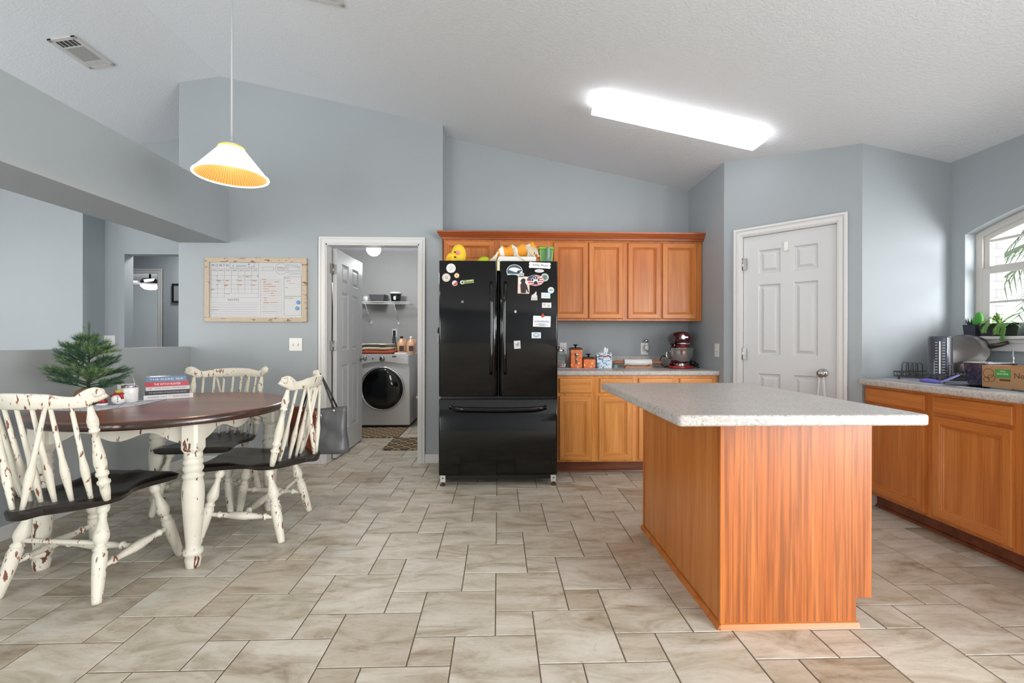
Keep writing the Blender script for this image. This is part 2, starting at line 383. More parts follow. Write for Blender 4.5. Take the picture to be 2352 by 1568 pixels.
mb=MB(); mb.box(3.225,3.335,WY1-.04,3.6,-.1,2.6); mb.box(3.225,3.335,.5,WY0+.04,-.1,2.6); mb.box(3.225,3.335,YR,-2.4,-.1,2.6); mb.box(3.225,3.335,-2.4,.5,2.2,2.6); mb.box(3.225,3.335,WY0+.04,WY1-.04,-.1,1.12)
for i in range(NS):
    a=WY0+.04+(WY1-WY0-.08)*i/NS;b=WY0+.04+(WY1-WY0-.08)*(i+1)/NS
    mb.hexa([(3.225,a,warch(a)),(3.335,a,warch(a)),(3.335,b,warch(b)),(3.225,b,warch(b))],[(3.225,a,2.6),(3.335,a,2.6),(3.335,b,2.6),(3.225,b,2.6)])
struct(mb.build('wall_exterior',M_brick))
# half wall and dropped beam between kitchen and living room
mb=MB(); mb.box(-2.90,-2.775,YR,4.13,0,1.062); struct(mb.build('wall_half',M_wall,weld=True))
mb=MB(); mb.box(-2.883,-2.44,YR,4.13,2.0,2.45); struct(mb.build('wall_beam',[M_wall],weld=True))
# living room walls
mb=MB(); cols(mb,[-4.31,-4.10],5.04,5.16,0); cols(mb,[-4.10,-3.10],5.04,5.16,2.06); cols(mb,[-3.10,-2.76],5.04,5.16,0); struct(mb.build('wall_far',M_wall))
mb=MB(); cols(mb,[-6.6,-4.31],4.78,5.16,0); struct(mb.build('wall_living_back',M_wall))
mb=MB(); cols(mb,[-2.883,-2.763],4.25,5.04,0); struct(mb.build('wall_return',M_wall))
mb=MB()
mb.box(-6.6,-6.48,YR,-.6,0,2.9);mb.box(-6.6,-6.48,3.8,4.78,0,2.9);mb.box(-6.6,-6.48,-.6,3.8,0,.4);mb.box(-6.6,-6.48,-.6,3.8,2.3,2.9)
struct(mb.build('wall_left',M_wall))
mb=MB(); cols(mb,[-6.6,-6.1],YR-.12,YR,0); cols(mb,[-3.3,-3.1],YR-.12,YR,0); cols(mb,[-3.1,RX,-1.9],YR-.12,YR,2.3); cols(mb,[-1.9,1.85],YR-.12,YR,0); cols(mb,[1.85,3.05],YR-.12,YR,2.3); cols(mb,[3.05,3.22],YR-.12,YR,0); cols(mb,[-6.1,-3.3],YR-.12,YR,2.3); cols(mb,[-6.1,-3.3],YR-.12,YR,0,.35); struct(mb.build('wall_rear',M_wall))
# windows added in the unseen walls, where the fill lamps shine in
def slider(name,P,w,h,n):
    f=MB(); pn=MB()
    for k in range(n+1):
        c=w*k/n; f.box(c-.03,c+.03,-.03,.03,0,h,M=P)
    f.box(0,w,-.03,.03,0,.06,M=P); f.box(0,w,-.03,.03,h-.06,h,M=P)
    for k in range(n): pn.box(w*k/n+.03,w*(k+1)/n-.03,-.004,.004,.06,h-.06,M=P)
    r=f.build(name,M_trim); struct(r); pn.build('pane',M_pane,r,world=False); return r
slider('added_window_2',Matrix.Translation((-6.1,YR-.06,.35)),2.8,1.95,3)
slider('added_window_5',Matrix.Translation((-3.1,YR-.06,0)),1.2,2.3,1)
slider('added_window_6',Matrix.Translation((1.85,YR-.06,0)),1.2,2.3,1)
slider('added_window_4',Matrix.Translation((3.165,-2.4,0))@Matrix.Rotation(PI/2,4,'Z'),2.9,2.2,3)
slider('added_window_3',Matrix.Translation((-6.54,-.6,.4))@Matrix.Rotation(PI/2,4,'Z'),4.4,1.9,4)
# hall and bedroom beyond
mb=MB(); mb.box(-5.3,-2.5,5.16,6.1,2.44,2.5); struct(mb.build('ceiling_hall',M_ceil))
mb=MB(); mb.box(-4.495,-2.6,6.1,6.22,0,2.44); mb.box(-5.4,-5.30,6.1,6.22,0,2.44); mb.box(-5.3,-4.495,6.1,6.22,2.01,2.44); struct(mb.build('wall_hall',M_wall))
mb=MB(); mb.box(-5.4,-5.3,5.16,6.1,0,2.44); mb.box(-2.6,-2.5,5.16,6.1,0,2.44); struct(mb.build('wall_hall_ends',M_wall))
mb=MB(); mb.box(-8.2,-3.2,6.22,10,2.44,2.5); struct(mb.build('ceiling_bedroom',M_ceil))
mb=MB(); mb.box(-8.2,-3.2,9.9,10,0,2.44); mb.box(-8.3,-8.2,6.1,10,0,2.44); mb.box(-3.3,-3.2,6.22,9.9,0,2.44); mb.box(-8.2,-5.4,6.1,6.22,0,2.44); struct(mb.build('wall_bedroom',M_wall))
def casing(mb,x0,x1,zt,y,w=.062,t=.018,sgn=-1,legs=(1,1),z0=0):
    """stepped door casing on a wall plane y; x0,x1 are the inner opening edges"""
    for (a,b,tt) in ((0,w,t*.6),(.01,w*.55,t*.85),(w*.72,w,t)):
        if legs[0]: mb.box(x0-b,x0-a,y,y+sgn*tt,z0,zt+b)
        if legs[1]: mb.box(x1+a,x1+b,y,y+sgn*tt,z0,zt+b)
        mb.box(x0-a,x1+a,y,y+sgn*tt,zt+a,zt+b)
mb=MB(); casing(mb,-5.25,-4.525,1.995,6.098,w=.065); mb.box(-4.525,-4.497,6.1,6.22,0,1.995); mb.box(-5.3,-5.27,6.1,6.22,0,1.995)
tm=struct(mb.build('trim_1',M_trim)); 
# laundry room
mb=MB(); mb.box(-2.55,-.52,4.25,6.72,2.41,2.47); struct(mb.build('ceiling_laundry',M_ceil))
mb=MB(); mb.box(-2.55,-.45,6.62,6.72,0,2.41); mb.box(-2.60,-2.50,4.25,6.62,0,2.41); mb.box(-.55,-.45,4.5,6.62,0,2.41); mb.box(-.62,-.615,4.25,4.5,0,2.41); struct(mb.build('wall_laundry',M_lwall))
mb=MB(); casing(mb,-1.573,-.73,2.003,4.13,w=.058); casing(mb,-1.573,-.73,2.003,4.25,w=.058,sgn=1)
mb.box(-1.585,-1.565,4.13,4.25,0,2.01); mb.box(-.74,-.72,4.13,4.25,0,2.01); mb.box(-1.585,-.72,4.13,4.25,1.99,2.01)
struct(mb.build('trim_2',M_trim))
# baseboards
def bb(name,segs):
    mb=MB()
    for s in segs: mb.box(*s)
    struct(mb.build(name,M_trim,bevel=.004))
bb('baseboard_left',[(-2.775,-2.76,YR,4.13,0,.082)])
bb('baseboard_back',[(-2.76,-1.632,4.115,4.13,0,.082),(-.672,-.515,4.115,4.13,0,.082),(-.515,-.5,4.115,4.38,0,.082)])
bb('baseboard_far',[(-4.31,-4.10,5.025,5.04,0,.082),(-6.48,-4.31,4.765,4.78,0,.082)])
bb('baseboard_right',[(3.0,3.11,2.985,3.0,0,.082),(3.095,3.11,.5,.85,0,.082),(2.49,2.6,2.985,3.0,0,.082)])
bb('baseboard_laundry',[(-2.5,-.55,6.605,6.62,0,.08)])
mb=MB()
for a,b in ((0,.083),(.837,LD)):
    mb.hexa([D(a,0,.014),D(b,0,.014),D(b,0,0),D(a,0,0)],[D(a,.08,.014),D(b,.08,.014),D(b,.08,0),D(a,.08,0)])
struct(mb.build('baseboard_pantry',M_trim))

# ---------------- six panel doors
def six_panel(mb,P,w,h,both=False):
    """P(u,v,d): face frame. d=0 is the face"""
    st=.125*w/.7; mid=.10*w/.7; pw=(w-2*st-mid)/2
    us=[0,st,st+pw,st+pw+mid,w-st,w]
    zs=[0,.115*h,.44*h,.515*h,.80*h,.845*h,.94*h,h]
    for i in range(5):
        for j in range(7):
            r=(us[i],us[i+1],zs[j],zs[j+1])
            if i in(1,3) and j in(1,3,5):
                rings=[(r[0],r[1],r[2],r[3],0)]
                for ins,dd in ((.010,-.014),(.018,-.014),(.040,-.002)):
                    rings.append((r[0]+ins,r[1]-ins,r[2]+ins,r[3]-ins,dd))
                mb.rect(P,rings)
            else:
                mb.add([P(r[0],r[2],0),P(r[1],r[2],0),P(r[1],r[3],0),P(r[0],r[3],0)],[(0,1,2,3)])
def door_mesh(P,w,h,t):
    mb=MB(); six_panel(mb,P,w,h)
    six_panel(mb,lambda a,b,d: P(a,b,-t-d),w,h)
    c=[(0,0),(w,0),(w,h),(0,h)]
    for k in range(4):
        a=c[k];b=c[(k+1)%4]; mb.add([P(*a,0),P(*a,-t),P(*b,-t),P(*b,0)],[(0,1,2,3)])
    return mb
# pantry door (closed, on the diagonal wall)
dr=door_mesh(lambda a,b,d: D(.150+a,b+.012,d-.012),.62,1.945,.035).build('door_1',M_door,weld=True); struct(dr)
def knobset(P,parent,m=M_metal,both=False):
    mb=MB()
    for s in ((1,-1) if both else (1,)):
        q=[P+v for v in (Vector((0,0,0)),)]
    return mb
def knob_mb(p,n):
    mb=MB(); p=Vector(p);n=Vector(n).normalized()
    mb.turned(p,p+n*.07,[(0,.033),(.06,.033),(.12,.028),(.16,.012),(.45,.011),(.55,.02),(.7,.029),(.85,.029),(.96,.02),(1,.005)],18); return mb
knob_mb(D(.690,.893,-.012),Nn).build('door_knob',M_metal,dr)
def hinge(mb,P,z): 
    mb.box(-.004,.03,-.003,.001,z-.045,z+.045,M=P); mb.lathe([(.006,z-.048),(.006,z+.048)],seg=8,M=P)
fm=Matrix((( U.x,-Nn.x,0,A.x),(U.y,-Nn.y,0,A.y),(0,0,1,0),(0,0,0,1)))  # local x=u, y=-d
for z in (1.742,1.02,.25):
    mb=MB(); P=fm@Matrix.Translation((.147,-.004,0)); hinge(mb,P,z); mb.build('hinge',M_metal,dr)
mb=MB(); 
P=fm
def casing_loc(mb,u0,u1,zt,w,P,d0=0,t=.02):
    for (a,b,tt) in ((0,w,t*.55),(.01,w*.55,t*.8),(w*.72,w,t)):
        mb.box(u0-b,u0-a,d0,-tt,0,zt+b,M=P); mb.box(u1+a,u1+b,d0,-tt,0,zt+b,M=P); mb.box(u0-a,u1+a,d0,-tt,zt+a,zt+b,M=P)
casing_loc(mb,.143,.777,1.966,.06,P)
mb.box(.135,.147,0,.1,0,1.975,M=P); mb.box(.773,.785,0,.1,0,1.975,M=P); mb.box(.135,.785,0,.1,1.96,1.975,M=P)
struct(mb.build('trim_3',M_trim))
mb=MB(); mb.box(.45,.478,.0,.012,1.83,1.90,M=P@Matrix.Translation((-.01,0,-.02))); 
hk=mb.build('adhesive_hook',M_white,bevel=.004); tag(hk,'small white adhesive hook stuck near the top of the closed pantry door','hook')
# ribbon hanging on the pantry knob
mb=MB()
for du in (-.028,.022,.03):
    c=[D(.690+du*(.35+.65*min(1,k/5)),.885-k*.045,.035-.0012*k) for k in range(11)]
    mb.tube([D(.690,.905,.045)]+c,[.006]*12,6)
rb=mb.build('hanging_strap',mat('white_cotton_strap',(215,215,215),.8)); tag(rb,'white cloth strap looped over the knob of the pantry door','strap')
# laundry door, swung fully into the laundry
ld=door_mesh(lambda a,b,d: Vector((-1.525+d,4.275+a,b+.012)),.79,1.972,.035).build('door_2',M_door,weld=True); struct(ld)
knob_mb((-1.525,5.0,.92),(1,0,0)).build('door_knob',M_metal,ld); knob_mb((-1.56,5.0,.92),(-1,0,0)).build('door_knob',M_metal,ld)
for z in (1.79,1.07,.25):
    mb=MB(); mb.box(-1.566,-1.556,4.205,4.262,z-.045,z+.045); mb.lathe([(.007,z-.05),(.007,z+.05)],c=(-1.557,4.268,0),seg=10); mb.box(-1.562,-1.527,4.268,4.272,z-.045,z+.045)
    mb.build('hinge',M_metal,ld)

# ---------------- kitchen window (right wall)
M_wframe=mat('window_vinyl',(206,203,198),.4)
XF0=3.185
mb=MB()
def archbar(mb,y0,y1,zf,x0,x1,th,n=20,m=0):
    for i in range(n):
        a=y0+(y1-y0)*i/n;b=y0+(y1-y0)*(i+1)/n
        mb.hexa([(x0,a,zf(a)-th),(x1,a,zf(a)-th),(x1,b,zf(b)-th),(x0,b,zf(b)-th)],[(x0,a,zf(a)),(x1,a,zf(a)),(x1,b,zf(b)),(x0,b,zf(b))],m)
archbar(mb,WY0,WY1,warch,XF0,3.235,.04)
mb.box(XF0-.001,3.236,WY0,WY0+.04,1.15,WS-.002); mb.box(XF0-.001,3.236,WY1-.04,WY1,1.15,WS-.002); mb.box(XF0+.001,3.234,2.12,2.18,1.15,warch(2.15)-.002); mb.box(XF0+.002,3.233,WY0+.001,WY1-.001,1.151,1.18)
wn=mb.build('window_1',M_wframe); struct(wn)
for (a,b) in ((2.18,2.86),(1.44,2.12)):
    mb=MB(); zf=lambda y: warch(y)-.04
    archbar(mb,a,b,zf,3.2,3.225,.032); mb.box(3.1995,3.2255,a+.001,a+.032,1.6,zf(a)-.004); mb.box(3.1995,3.2255,b-.032,b-.001,1.6,zf(b)-.004); mb.box(3.201,3.224,a+.002,b-.002,1.585,1.615)
    mb.box(3.206,3.218,a,b,1.772,1.788)
    mb.box(3.19,3.205,(a+b)/2-.02,(a+b)/2+.03,1.612,1.622); mb.build('upper_sash',M_wframe,wn)
    mb=MB(); mb.box(3.186,3.206,a,a+.045,1.18,1.6); mb.box(3.186,3.206,b-.045,b,1.18,1.6); mb.box(3.187,3.207,a+.002,b-.002,1.565,1.6); mb.box(3.187,3.205,a+.002,b-.002,1.181,1.225)
    mb.box(3.191,3.201,a,b,1.372,1.386); mb.build('lower_sash',M_wframe,wn)
    mb=MB(); mb.box(3.194,3.197,a+.04,b-.04,1.22,1.57)
    n=12
    for i in range(n):
        p=a+(b-a)*i/n;q=a+(b-a)*(i+1)/n
        mb.hexa([(3.211,p,1.61),(3.214,p,1.61),(3.214,q,1.61),(3.211,q,1.61)],[(3.211,p,zf(p)-.03),(3.214,p,zf(p)-.03),(3.214,q,zf(q)-.03),(3.211,q,zf(q)-.03)])
    mb.build('pane',M_pane,wn)
mb=MB(); mb.box(3.055,3.19,WY0-.05,WY1+.04,1.138,1.158); mb.build('window_sill',M_trim,wn,bevel=.005)
mb=MB(); mb.box(3.088,3.11,WY0-.02,WY1+.02,1.065,1.138); mb.box(3.078,3.11,WY0-.02,WY1+.02,1.115,1.138); mb.build('apron',M_trim,wn,bevel=.003)
# outside ground and planting
mb=MB(); mb.box(3.34,30,-15,30,-.3,-.25); gr=struct(mb.build('ground',mat('pale_concrete',(205,203,198),.9)))
M_frond=mat('palm_frond',(112,136,98),.6); M_trunk=mat('palm_trunk',(120,104,88),.9,bump=.4,bscale=14)
random.seed(3)
pt=thing('palm_tree','feathery palm seen through the kitchen window','tree',(6.4,4.3,-.25))
mb=MB(); mb.tube([(0,0,0),(.05,0,.9),(.02,.03,1.8),(0,0,2.55)],[.17,.14,.12,.13],12); mb.build('trunk',M_trunk,pt)
mb=MB()
for k in range(26):
    az=2*PI*k/26+random.uniform(-.1,.1); el=random.uniform(.0,1.1); Lf=random.uniform(1.7,2.3); pts=[]
    for i in range(16):
        t=i/15; r_=Lf*t*math.cos(el)*(1-.12*t); z=2.5+Lf*t*math.sin(el)-1.9*t*t*random.uniform(.98,1.02)
        pts.append(Vector((r_*math.cos(az),r_*math.sin(az),z)))
    mb.tube(pts,[.018*(1-i/17) for i in range(16)],4)
    side=Vector((-math.sin(az),math.cos(az),0))
    for i in range(2,15):
        for f_ in (0,.5):
            for s in (-1,1):
                p=pts[i].lerp(pts[min(i+1,15)],f_); dirn=(pts[min(i+1,15)]-pts[i-1]).normalized(); l=.42*math.sin(PI*(i/16)**.6)+.08
                tip=p+(side*s*.85+dirn*.7+Vector((0,0,-.35))).normalized()*l; w=dirn*.014
                mb.add([p-w,p+w,tip],[(0,1,2)]); 
mb.build('fronds',M_frond,pt)
# ================================================================ cabinets
RP=[(0,0),(.004,.017),(.008,.019),(.044,.019),(.0465,.0135),(.051,.0155),(.055,.0095),(.060,.0105),(.063,.005)]
RD=[(0,0),(.003,.015),(.007,.0175),(.014,.019)]
def front(name,P,u0,u1,v0,v1,parent,mats,kind='door'):
    mb=MB(); prof=RP if kind=='door' else RD
    mb.rect(lambda a,b,d:P(a,b,d),[(u0+i,u1-i,v0+i,v1-i,d) for i,d in prof],0,1,0 if kind=='door' else 1)
    return mb.build(name,mats,parent,world=True)
def cab(name,label,P,u0,u1,v0,v1,depth,doors,drawers,mats,base,kick=None,group=None,cat='cabinet'):
    """P(u,v,d): d=0 face frame plane, negative = into the carcass"""
    c=P((u0+u1)/2,0,-depth/2); t=thing(name,label,cat,(c.x,c.y,v0 if kick is None else 0),0,group)
    mb=MB(); 
    b=[P(u0,v0,0),P(u1,v0,0),P(u1,v0,-depth),P(u0,v0,-depth)]; tt=[P(u0,v1,0),P(u1,v1,0),P(u1,v1,-depth),P(u0,v1,-depth)]
    
    if name=='sink_cabinet':   # the carcass is open above the shelf for the sink bowl
        vm=.66; tt=[P(u0,vm,0),P(u1,vm,0),P(u1,vm,-depth),P(u0,vm,-depth)]
        mb.hexa([P(u0,vm,0),P(u1,vm,0),P(u1,vm,-.03),P(u0,vm,-.03)],[P(u0,v1,0),P(u1,v1,0),P(u1,v1,-.03),P(u0,v1,-.03)])
    mb.hexa(b,tt); mb.build('body',mats[0],t,world=True,weld=True)
    for d_ in doors: front('door',P,*d_,t,mats)
    for d_ in drawers: front('drawer',P,*d_,t,mats,'drawer')
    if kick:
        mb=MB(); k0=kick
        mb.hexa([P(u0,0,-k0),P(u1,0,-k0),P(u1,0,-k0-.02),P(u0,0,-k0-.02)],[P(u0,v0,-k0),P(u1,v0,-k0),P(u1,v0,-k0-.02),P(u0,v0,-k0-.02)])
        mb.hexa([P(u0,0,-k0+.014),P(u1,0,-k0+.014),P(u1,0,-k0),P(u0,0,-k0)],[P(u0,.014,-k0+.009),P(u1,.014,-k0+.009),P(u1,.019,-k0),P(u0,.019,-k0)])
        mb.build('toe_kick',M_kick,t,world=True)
    return t
CT=.87; CB=.832
PK=lambda u_,v,d: Vector((u_,3.772-d,v))
mK=[M_oakv,M_oakx]; mKB=[M_oakbv,M_oakbx]
g1='base cabinets along the kitchen wall'; g2='wall cabinets along the kitchen wall'
cab('base_cabinet','oak base cabinet right beside the black fridge with two drawers over two doors',PK,.497,1.160,.10,CB,.60,[(.51,.786,.115,.657),(.846,1.132,.115,.657)],[(.51,.793,.682,.808),(.854,1.132,.682,.808)],mKB,0,.062,g1)
cab('base_cabinet','oak base cabinet in the corner by the pantry wall, mostly hidden behind the island',PK,1.160,1.87,.10,CB,.60,[(1.185,1.483,.115,.657),(1.536,1.825,.115,.657)],[(1.185,1.483,.682,.808),(1.536,1.825,.682,.808)],mKB,0,.062,g1)
PU=lambda u_,v,d: Vector((u_,4.075-d,v))
cab('wall_cabinet','shallow oak wall cabinet above the black fridge with two short doors',PU,-.50,.482,1.80,2.045,.305,[(-.491,-.04,1.815,2.022),(.004,.462,1.815,2.022)],[],mK,0,None,g2)
cab('wall_cabinet','tall oak wall cabinet immediately to the right of the fridge',PU,.482,1.160,1.306,2.045,.305,[(.498,.812,1.322,2.018),(.82,1.139,1.322,2.018)],[],mK,0,None,g2)
cab('wall_cabinet','tall oak wall cabinet over the red stand mixer next to the pantry wall',PU,1.160,1.868,1.306,2.045,.305,[(1.179,1.485,1.322,2.018),(1.497,1.816,1.322,2.018)],[],mK,0,None,g2)
# crown moulding with a return at the left
prof=[(.0,2.035),(.012,2.035),(.014,2.05),(.022,2.052),(.028,2.062),(.036,2.07),(.046,2.086),(.05,2.088),(.052,2.102),(.0,2.102)]
mb=MB(); n=len(prof); yf=4.056
path=lambda o: [(-.50-o,4.38),(-.50-o,yf-o),(1.873,yf-o)]
P=[]
for (o,z) in prof:
    for (x,y) in path(o): P.append((x,y if y!=4.38 else (4.379),z))
F=[]
for i in range(n):
    j=(i+1)%n
    for k in (1,): F.append((i*3+k,i*3+k+1,j*3+k+1,j*3+k))
    F.append((i*3,i*3+1,j*3+1,j*3))
mb.add(P,F); mb.add([P[i*3+2] for i in range(n)],[tuple(range(n))])
mb.box(-.5,1.868,4.06,4.37,2.05,2.1)
cr=mb.build('crown_moulding',M_oakcrown,weld=True); tag(setorigin(cr),'dark oak crown moulding running along the top of all the wall cabinets','moulding')
# kitchen worktop + backsplash
def slabprof(y0,z0,z1,back):
    r=.012; return [(back,z0),(y0+.004,z0),(y0,z0+.006),(y0,z1-r),(y0+.004,z1-.004),(y0+r,z1),(back,z1)]
def extrude_x(mb,prof,x0,x1,m=0):
    n=len(prof); mb.add([(x0,y,z) for y,z in prof]+[(x1,y,z) for y,z in prof],[tuple(range(n)),tuple(range(2*n-1,n-1,-1))]+[(i,n+i,n+(i+1)%n,(i+1)%n) for i in range(n)],m)
mb=MB(); extrude_x(mb,slabprof(3.74,CB,CT,4.379),.484,1.873); mb.box(.484,1.873,4.36,4.379,CT-.01,CT+.10)
kc=mb.build('worktop',M_counter,weld=True); tag(setorigin(kc),'grey laminate worktop and low backsplash against the kitchen wall beside the fridge','worktop')
# right-hand run
PR=lambda u_,v,d: Vector((2.515-d,u_,v))  # face looks to -x
PRw=lambda u_,v,d: Vector((2.515-d,3.0-u_,v))
mR=[M_oakrv,M_oakry]; g3='base cabinets under the window'
cab('base_cabinet','orange oak base cabinet against the pantry wall at the far end of the window run',PRw,.004,.474,.10,CB,.59,[(.012,.445,.118,.70)],[(.012,.445,.715,.812)],mR,0,.07,g3)
cab('sink_cabinet','wide oak sink cabinet with false drawer fronts under the window at the right edge',PRw,.474,1.36,.10,CB,.59,[(.487,.895,.118,.70),(.935,1.343,.118,.70)],[(.487,.895,.715,.812),(.935,1.343,.715,.812)],mR,0,.07,g3)
cab('base_cabinet','oak base cabinet next to the sink cabinet, beyond the right edge',PRw,1.36,2.12,.10,CB,.59,[(1.375,1.73,.118,.70),(1.75,2.105,.118,.70)],[(1.375,1.73,.715,.812),(1.75,2.105,.715,.812)],mR,0,.07,g3)
# worktop with a sink cut-out (ring of slabs)
SX0,SX1,SY0,SY1=2.60,2.98,1.78,2.52
mb=MB()
def slabx(y0,y1,x0=2.46,x1=3.105,edge=True):
    if edge:
        pr=[(x1,CB),(x0+.004,CB),(x0,CB+.006),(x0,CT-.012),(x0+.004,CT-.004),(x0+.012,CT),(x1,CT)]
        n=len(pr); mb.add([(x,y0,z) for x,z in pr]+[(x,y1,z) for x,z in pr],[tuple(range(n)),tuple(range(2*n-1,n-1,-1))]+[(i,n+i,n+(i+1)%n,(i+1)%n) for i in range(n)])
slabx(.87,SY0); slabx(SY1,2.985); slabx(SY0,SY1,2.46,SX0); mb.box(SX1,3.105,SY0,SY1,CB,CT)
mb.box(3.088,3.106,.87,2.985,CT,CT+.10)
rc=mb.build('worktop',M_counter,weld=True); tag(setorigin(rc),'grey laminate worktop with the steel sink, along the window wall','worktop')
t=thing('kitchen_sink','stainless steel drop-in sink below the window','sink',(2.79,2.15,CT-.2))
mb=MB(); I=.018
mb.rect(lambda a,b,d: Vector((a,b,d)),[(SX0-I,SX1+I,SY0-I,SY1+I,CT+.0005),(SX0-I+.006,SX1+I-.006,SY0-I+.006,SY1+I-.006,CT+.006),(SX0+.01,SX1-.01,SY0+.01,SY1-.01,CT+.003),(SX0+.02,SX1-.02,SY0+.02,SY1-.02,CT-.02),(SX0+.035,SX1-.035,SY0+.035,SY1-.035,CT-.17),(SX0+.06,SX1-.06,SY0+.06,SY1-.06,CT-.18)])
mb.build('basin',M_steel,t,world=True)
mb=MB(); mb.lathe([(.045,0),(.045,.004),(.03,.002)],c=(2.79,2.15,CT-.179)); mb.build('drain',M_chrome,t,world=True)
# ---------------- island
t=thing('kitchen_island','oak kitchen island with overhanging grey laminate top in the middle of the floor','kitchen island',(1.17,2.2,0))
mb=MB(); IX0,IX1,IY0,IY1=.872,1.478,1.745,2.665
mb.box(IX0,IX1-.02,IY0+.012,IY1,.10,CB); mb.box(IX0,IX1-.075,IY0+.012,IY1,0,.10); mb.build('body',[M_oakrv],t,world=True)
mb=MB(); mb.ext([(IX0+.004,0),(IX1-.062,0),(IX1-.062,.112),(IX1,.112),(IX1,CB),(IX0+.004,CB)],0,.014,M=Matrix(((1,0,0,0),(0,0,1,1.732),(0,1,0,0),(0,0,0,1)))); mb.build('end_panel',M_island_end,t,world=True,weld=True)
mb=MB(); mb.box(IX0-.004,IX0+.014,IY0-.016,IY0+.004,0,CB); mb.build('corner_trim',M_oakv,t,world=True,bevel=.003); mb=MB(); mb.box(IX0-.005,IX0+.001,IY1-.012,IY1+.003,0,CB); mb.build('panel_edge_strip',M_oakv,t,world=True,bevel=.003)
mb=MB(); 
def qr(p0,p1,nx,ny):
    (x0,y0),(x1,y1)=p0,p1; w=.014; h=.022
    mb.hexa([(x0,y0,0),(x1,y1,0),(x1+nx*w,y1+ny*w,0),(x0+nx*w,y0+ny*w,0)],[(x0,y0,h),(x1,y1,h),(x1+nx*w*.45,y1+ny*w*.45,h*.85),(x0+nx*w*.45,y0+ny*w*.45,h*.85)])
qr((IX0-.006,1.732),(IX1-.055,1.732),0,-1); qr((IX0-.003,IY1+.01),(IX0-.003,1.722),-1,0); mb.build('base_moulding',M_oakx,t,world=True)
PI_=lambda u_,v,d: Vector((1.458+d,u_,v))
for (a,b) in ((1.77,2.19),(2.21,2.65)):
    front('door',PI_,a,b,.118,.66,t,mR); front('drawer',PI_,a,b,.682,.812,t,mR,'drawer')
mb=MB()
def rrect(x0,x1,y0,y1,r,n=5):
    P=[]
    for cx,cy,a0 in ((x1-r,y1-r,0),(x0+r,y1-r,PI/2),(x0+r,y0+r,PI),(x1-r,y0+r,1.5*PI)):
        for k in range(n+1): a=a0+PI/2*k/n; P.append((cx+r*math.cos(a),cy+r*math.sin(a)))
    return P
mb.ext(rrect(.622,1.518,1.53,2.70,.014),CB-.002,CT); tp=mb.build('worktop',M_counter,t,world=True,bevel=.009,bseg=3)

# ================================================================ fridge
t=thing('refrigerator','glossy black french door refrigerator with bottom freezer covered in magnets','refrigerator',(0,3.9,0))
mb=MB(); mb.box(-.448,.448,3.53,4.32,.045,1.735); mb.build('body',M_black,t,world=True,bevel=.004)
YF=3.458
def curved(mb,x0,x1,z0,z1,yb,rad_in=0,side=0):
    """door slab with rounded vertical edges; side=+1 inner edge is x1, -1 inner is x0"""
    P=[]; n=10; ri=.045 if side else .012; ro=.012
    rl=ro if side>=0 else ri; rr=ri if side>0 else ro
    pts=[(x0,yb)]
    for k in range(n+1): a=PI/2*k/n; pts.append((x0+rl*(1-math.cos(a)),YF+min(rl,.03)*(1-math.sin(a))))
    for k in range(n+1): a=PI/2*(1-k/n); pts.append((x1-rr*(1-math.cos(a)),YF+min(rr,.03)*(1-math.sin(a))))
    pts.append((x1,yb)); m=len(pts)
    b=len(mb.v); e=.006
    rows=[(z0,e),(z0+e,0),(z1-e,0),(z1,e)]
    V=[]
    for z,ins in rows:
        for (x,y) in pts: V.append((x,min(y+ins,yb),z))
    F=[]
    for i in range(3):
        for k in range(m-1): F.append((i*m+k,i*m+k+1,(i+1)*m+k+1,(i+1)*m+k))
        F.append((i*m+m-1,i*m,(i+1)*m,(i+1)*m+m-1))
    mb.add(V,F,0,True); mb.add(V[:m],[tuple(range(m))]); mb.add(V[3*m:],[tuple(range(m))])
mb=MB(); curved(mb,-.458,-.005,.692,1.738,3.522,side=1); dl=mb.build('door',M_fridge,t,world=True,weld=True)
mb=MB(); curved(mb,.005,.458,.692,1.738,3.522,side=-1); dR=mb.build('door',M_fridge,t,world=True,weld=True)
mb=MB(); curved(mb,-.458,.458,.085,.672,3.522,side=0); dz=mb.build('freezer_drawer',M_fridge,t,world=True,weld=True)
def bowbar(x,z0,z1,out,r,n=22,dx=.0):
    pts=[];rs=[]
    for k in range(n+1):
        s=k/n; pts.append((x+dx*math.sin(PI*s),YF+.004-out*min(1,math.sin(PI*s)*1.9)**.8,z0+(z1-z0)*s)); rs.append(r)
    return pts,rs
for x,par,dx in ((-.058,dl,.008),(.052,dR,-.008)):
    mb=MB(); p,r=bowbar(x,.865,1.572,.055,.0125,dx=dx); mb.tube(p,r,12); mb.build('handle',M_fridge,par,world=True)
mb=MB(); p=[];n=24
for k in range(n+1):
    s=k/n; p.append((-.37+.735*s,YF+.002-.05*min(1,math.sin(PI*s)*3)**.8,.607+.012*math.sin(PI*s)*0-.008*math.sin(PI*s)))
mb.tube(p,.0165,12); mb.build('handle',M_fridge,dz,world=True)
mb=MB(); mb.box(-.44,.44,3.50,3.53,.045,.082); mb.build('base_grille',M_black,t,world=True); mb=MB(); mb.box(-.36,-.03,3.494,3.50,.054,.074); mb.build('grille_slot',M_black,t,world=True); mb=MB(); mb.box(.01,.36,3.494,3.50,.054,.074); mb.build('grille_slot',M_black,t,world=True); mb=MB(); mb.box(-.45,.45,3.508,3.53,.67,.694); mb.build('middle_rail',M_black,t,world=True)
M_brk=mat('white_bracket',(205,205,203),.5)
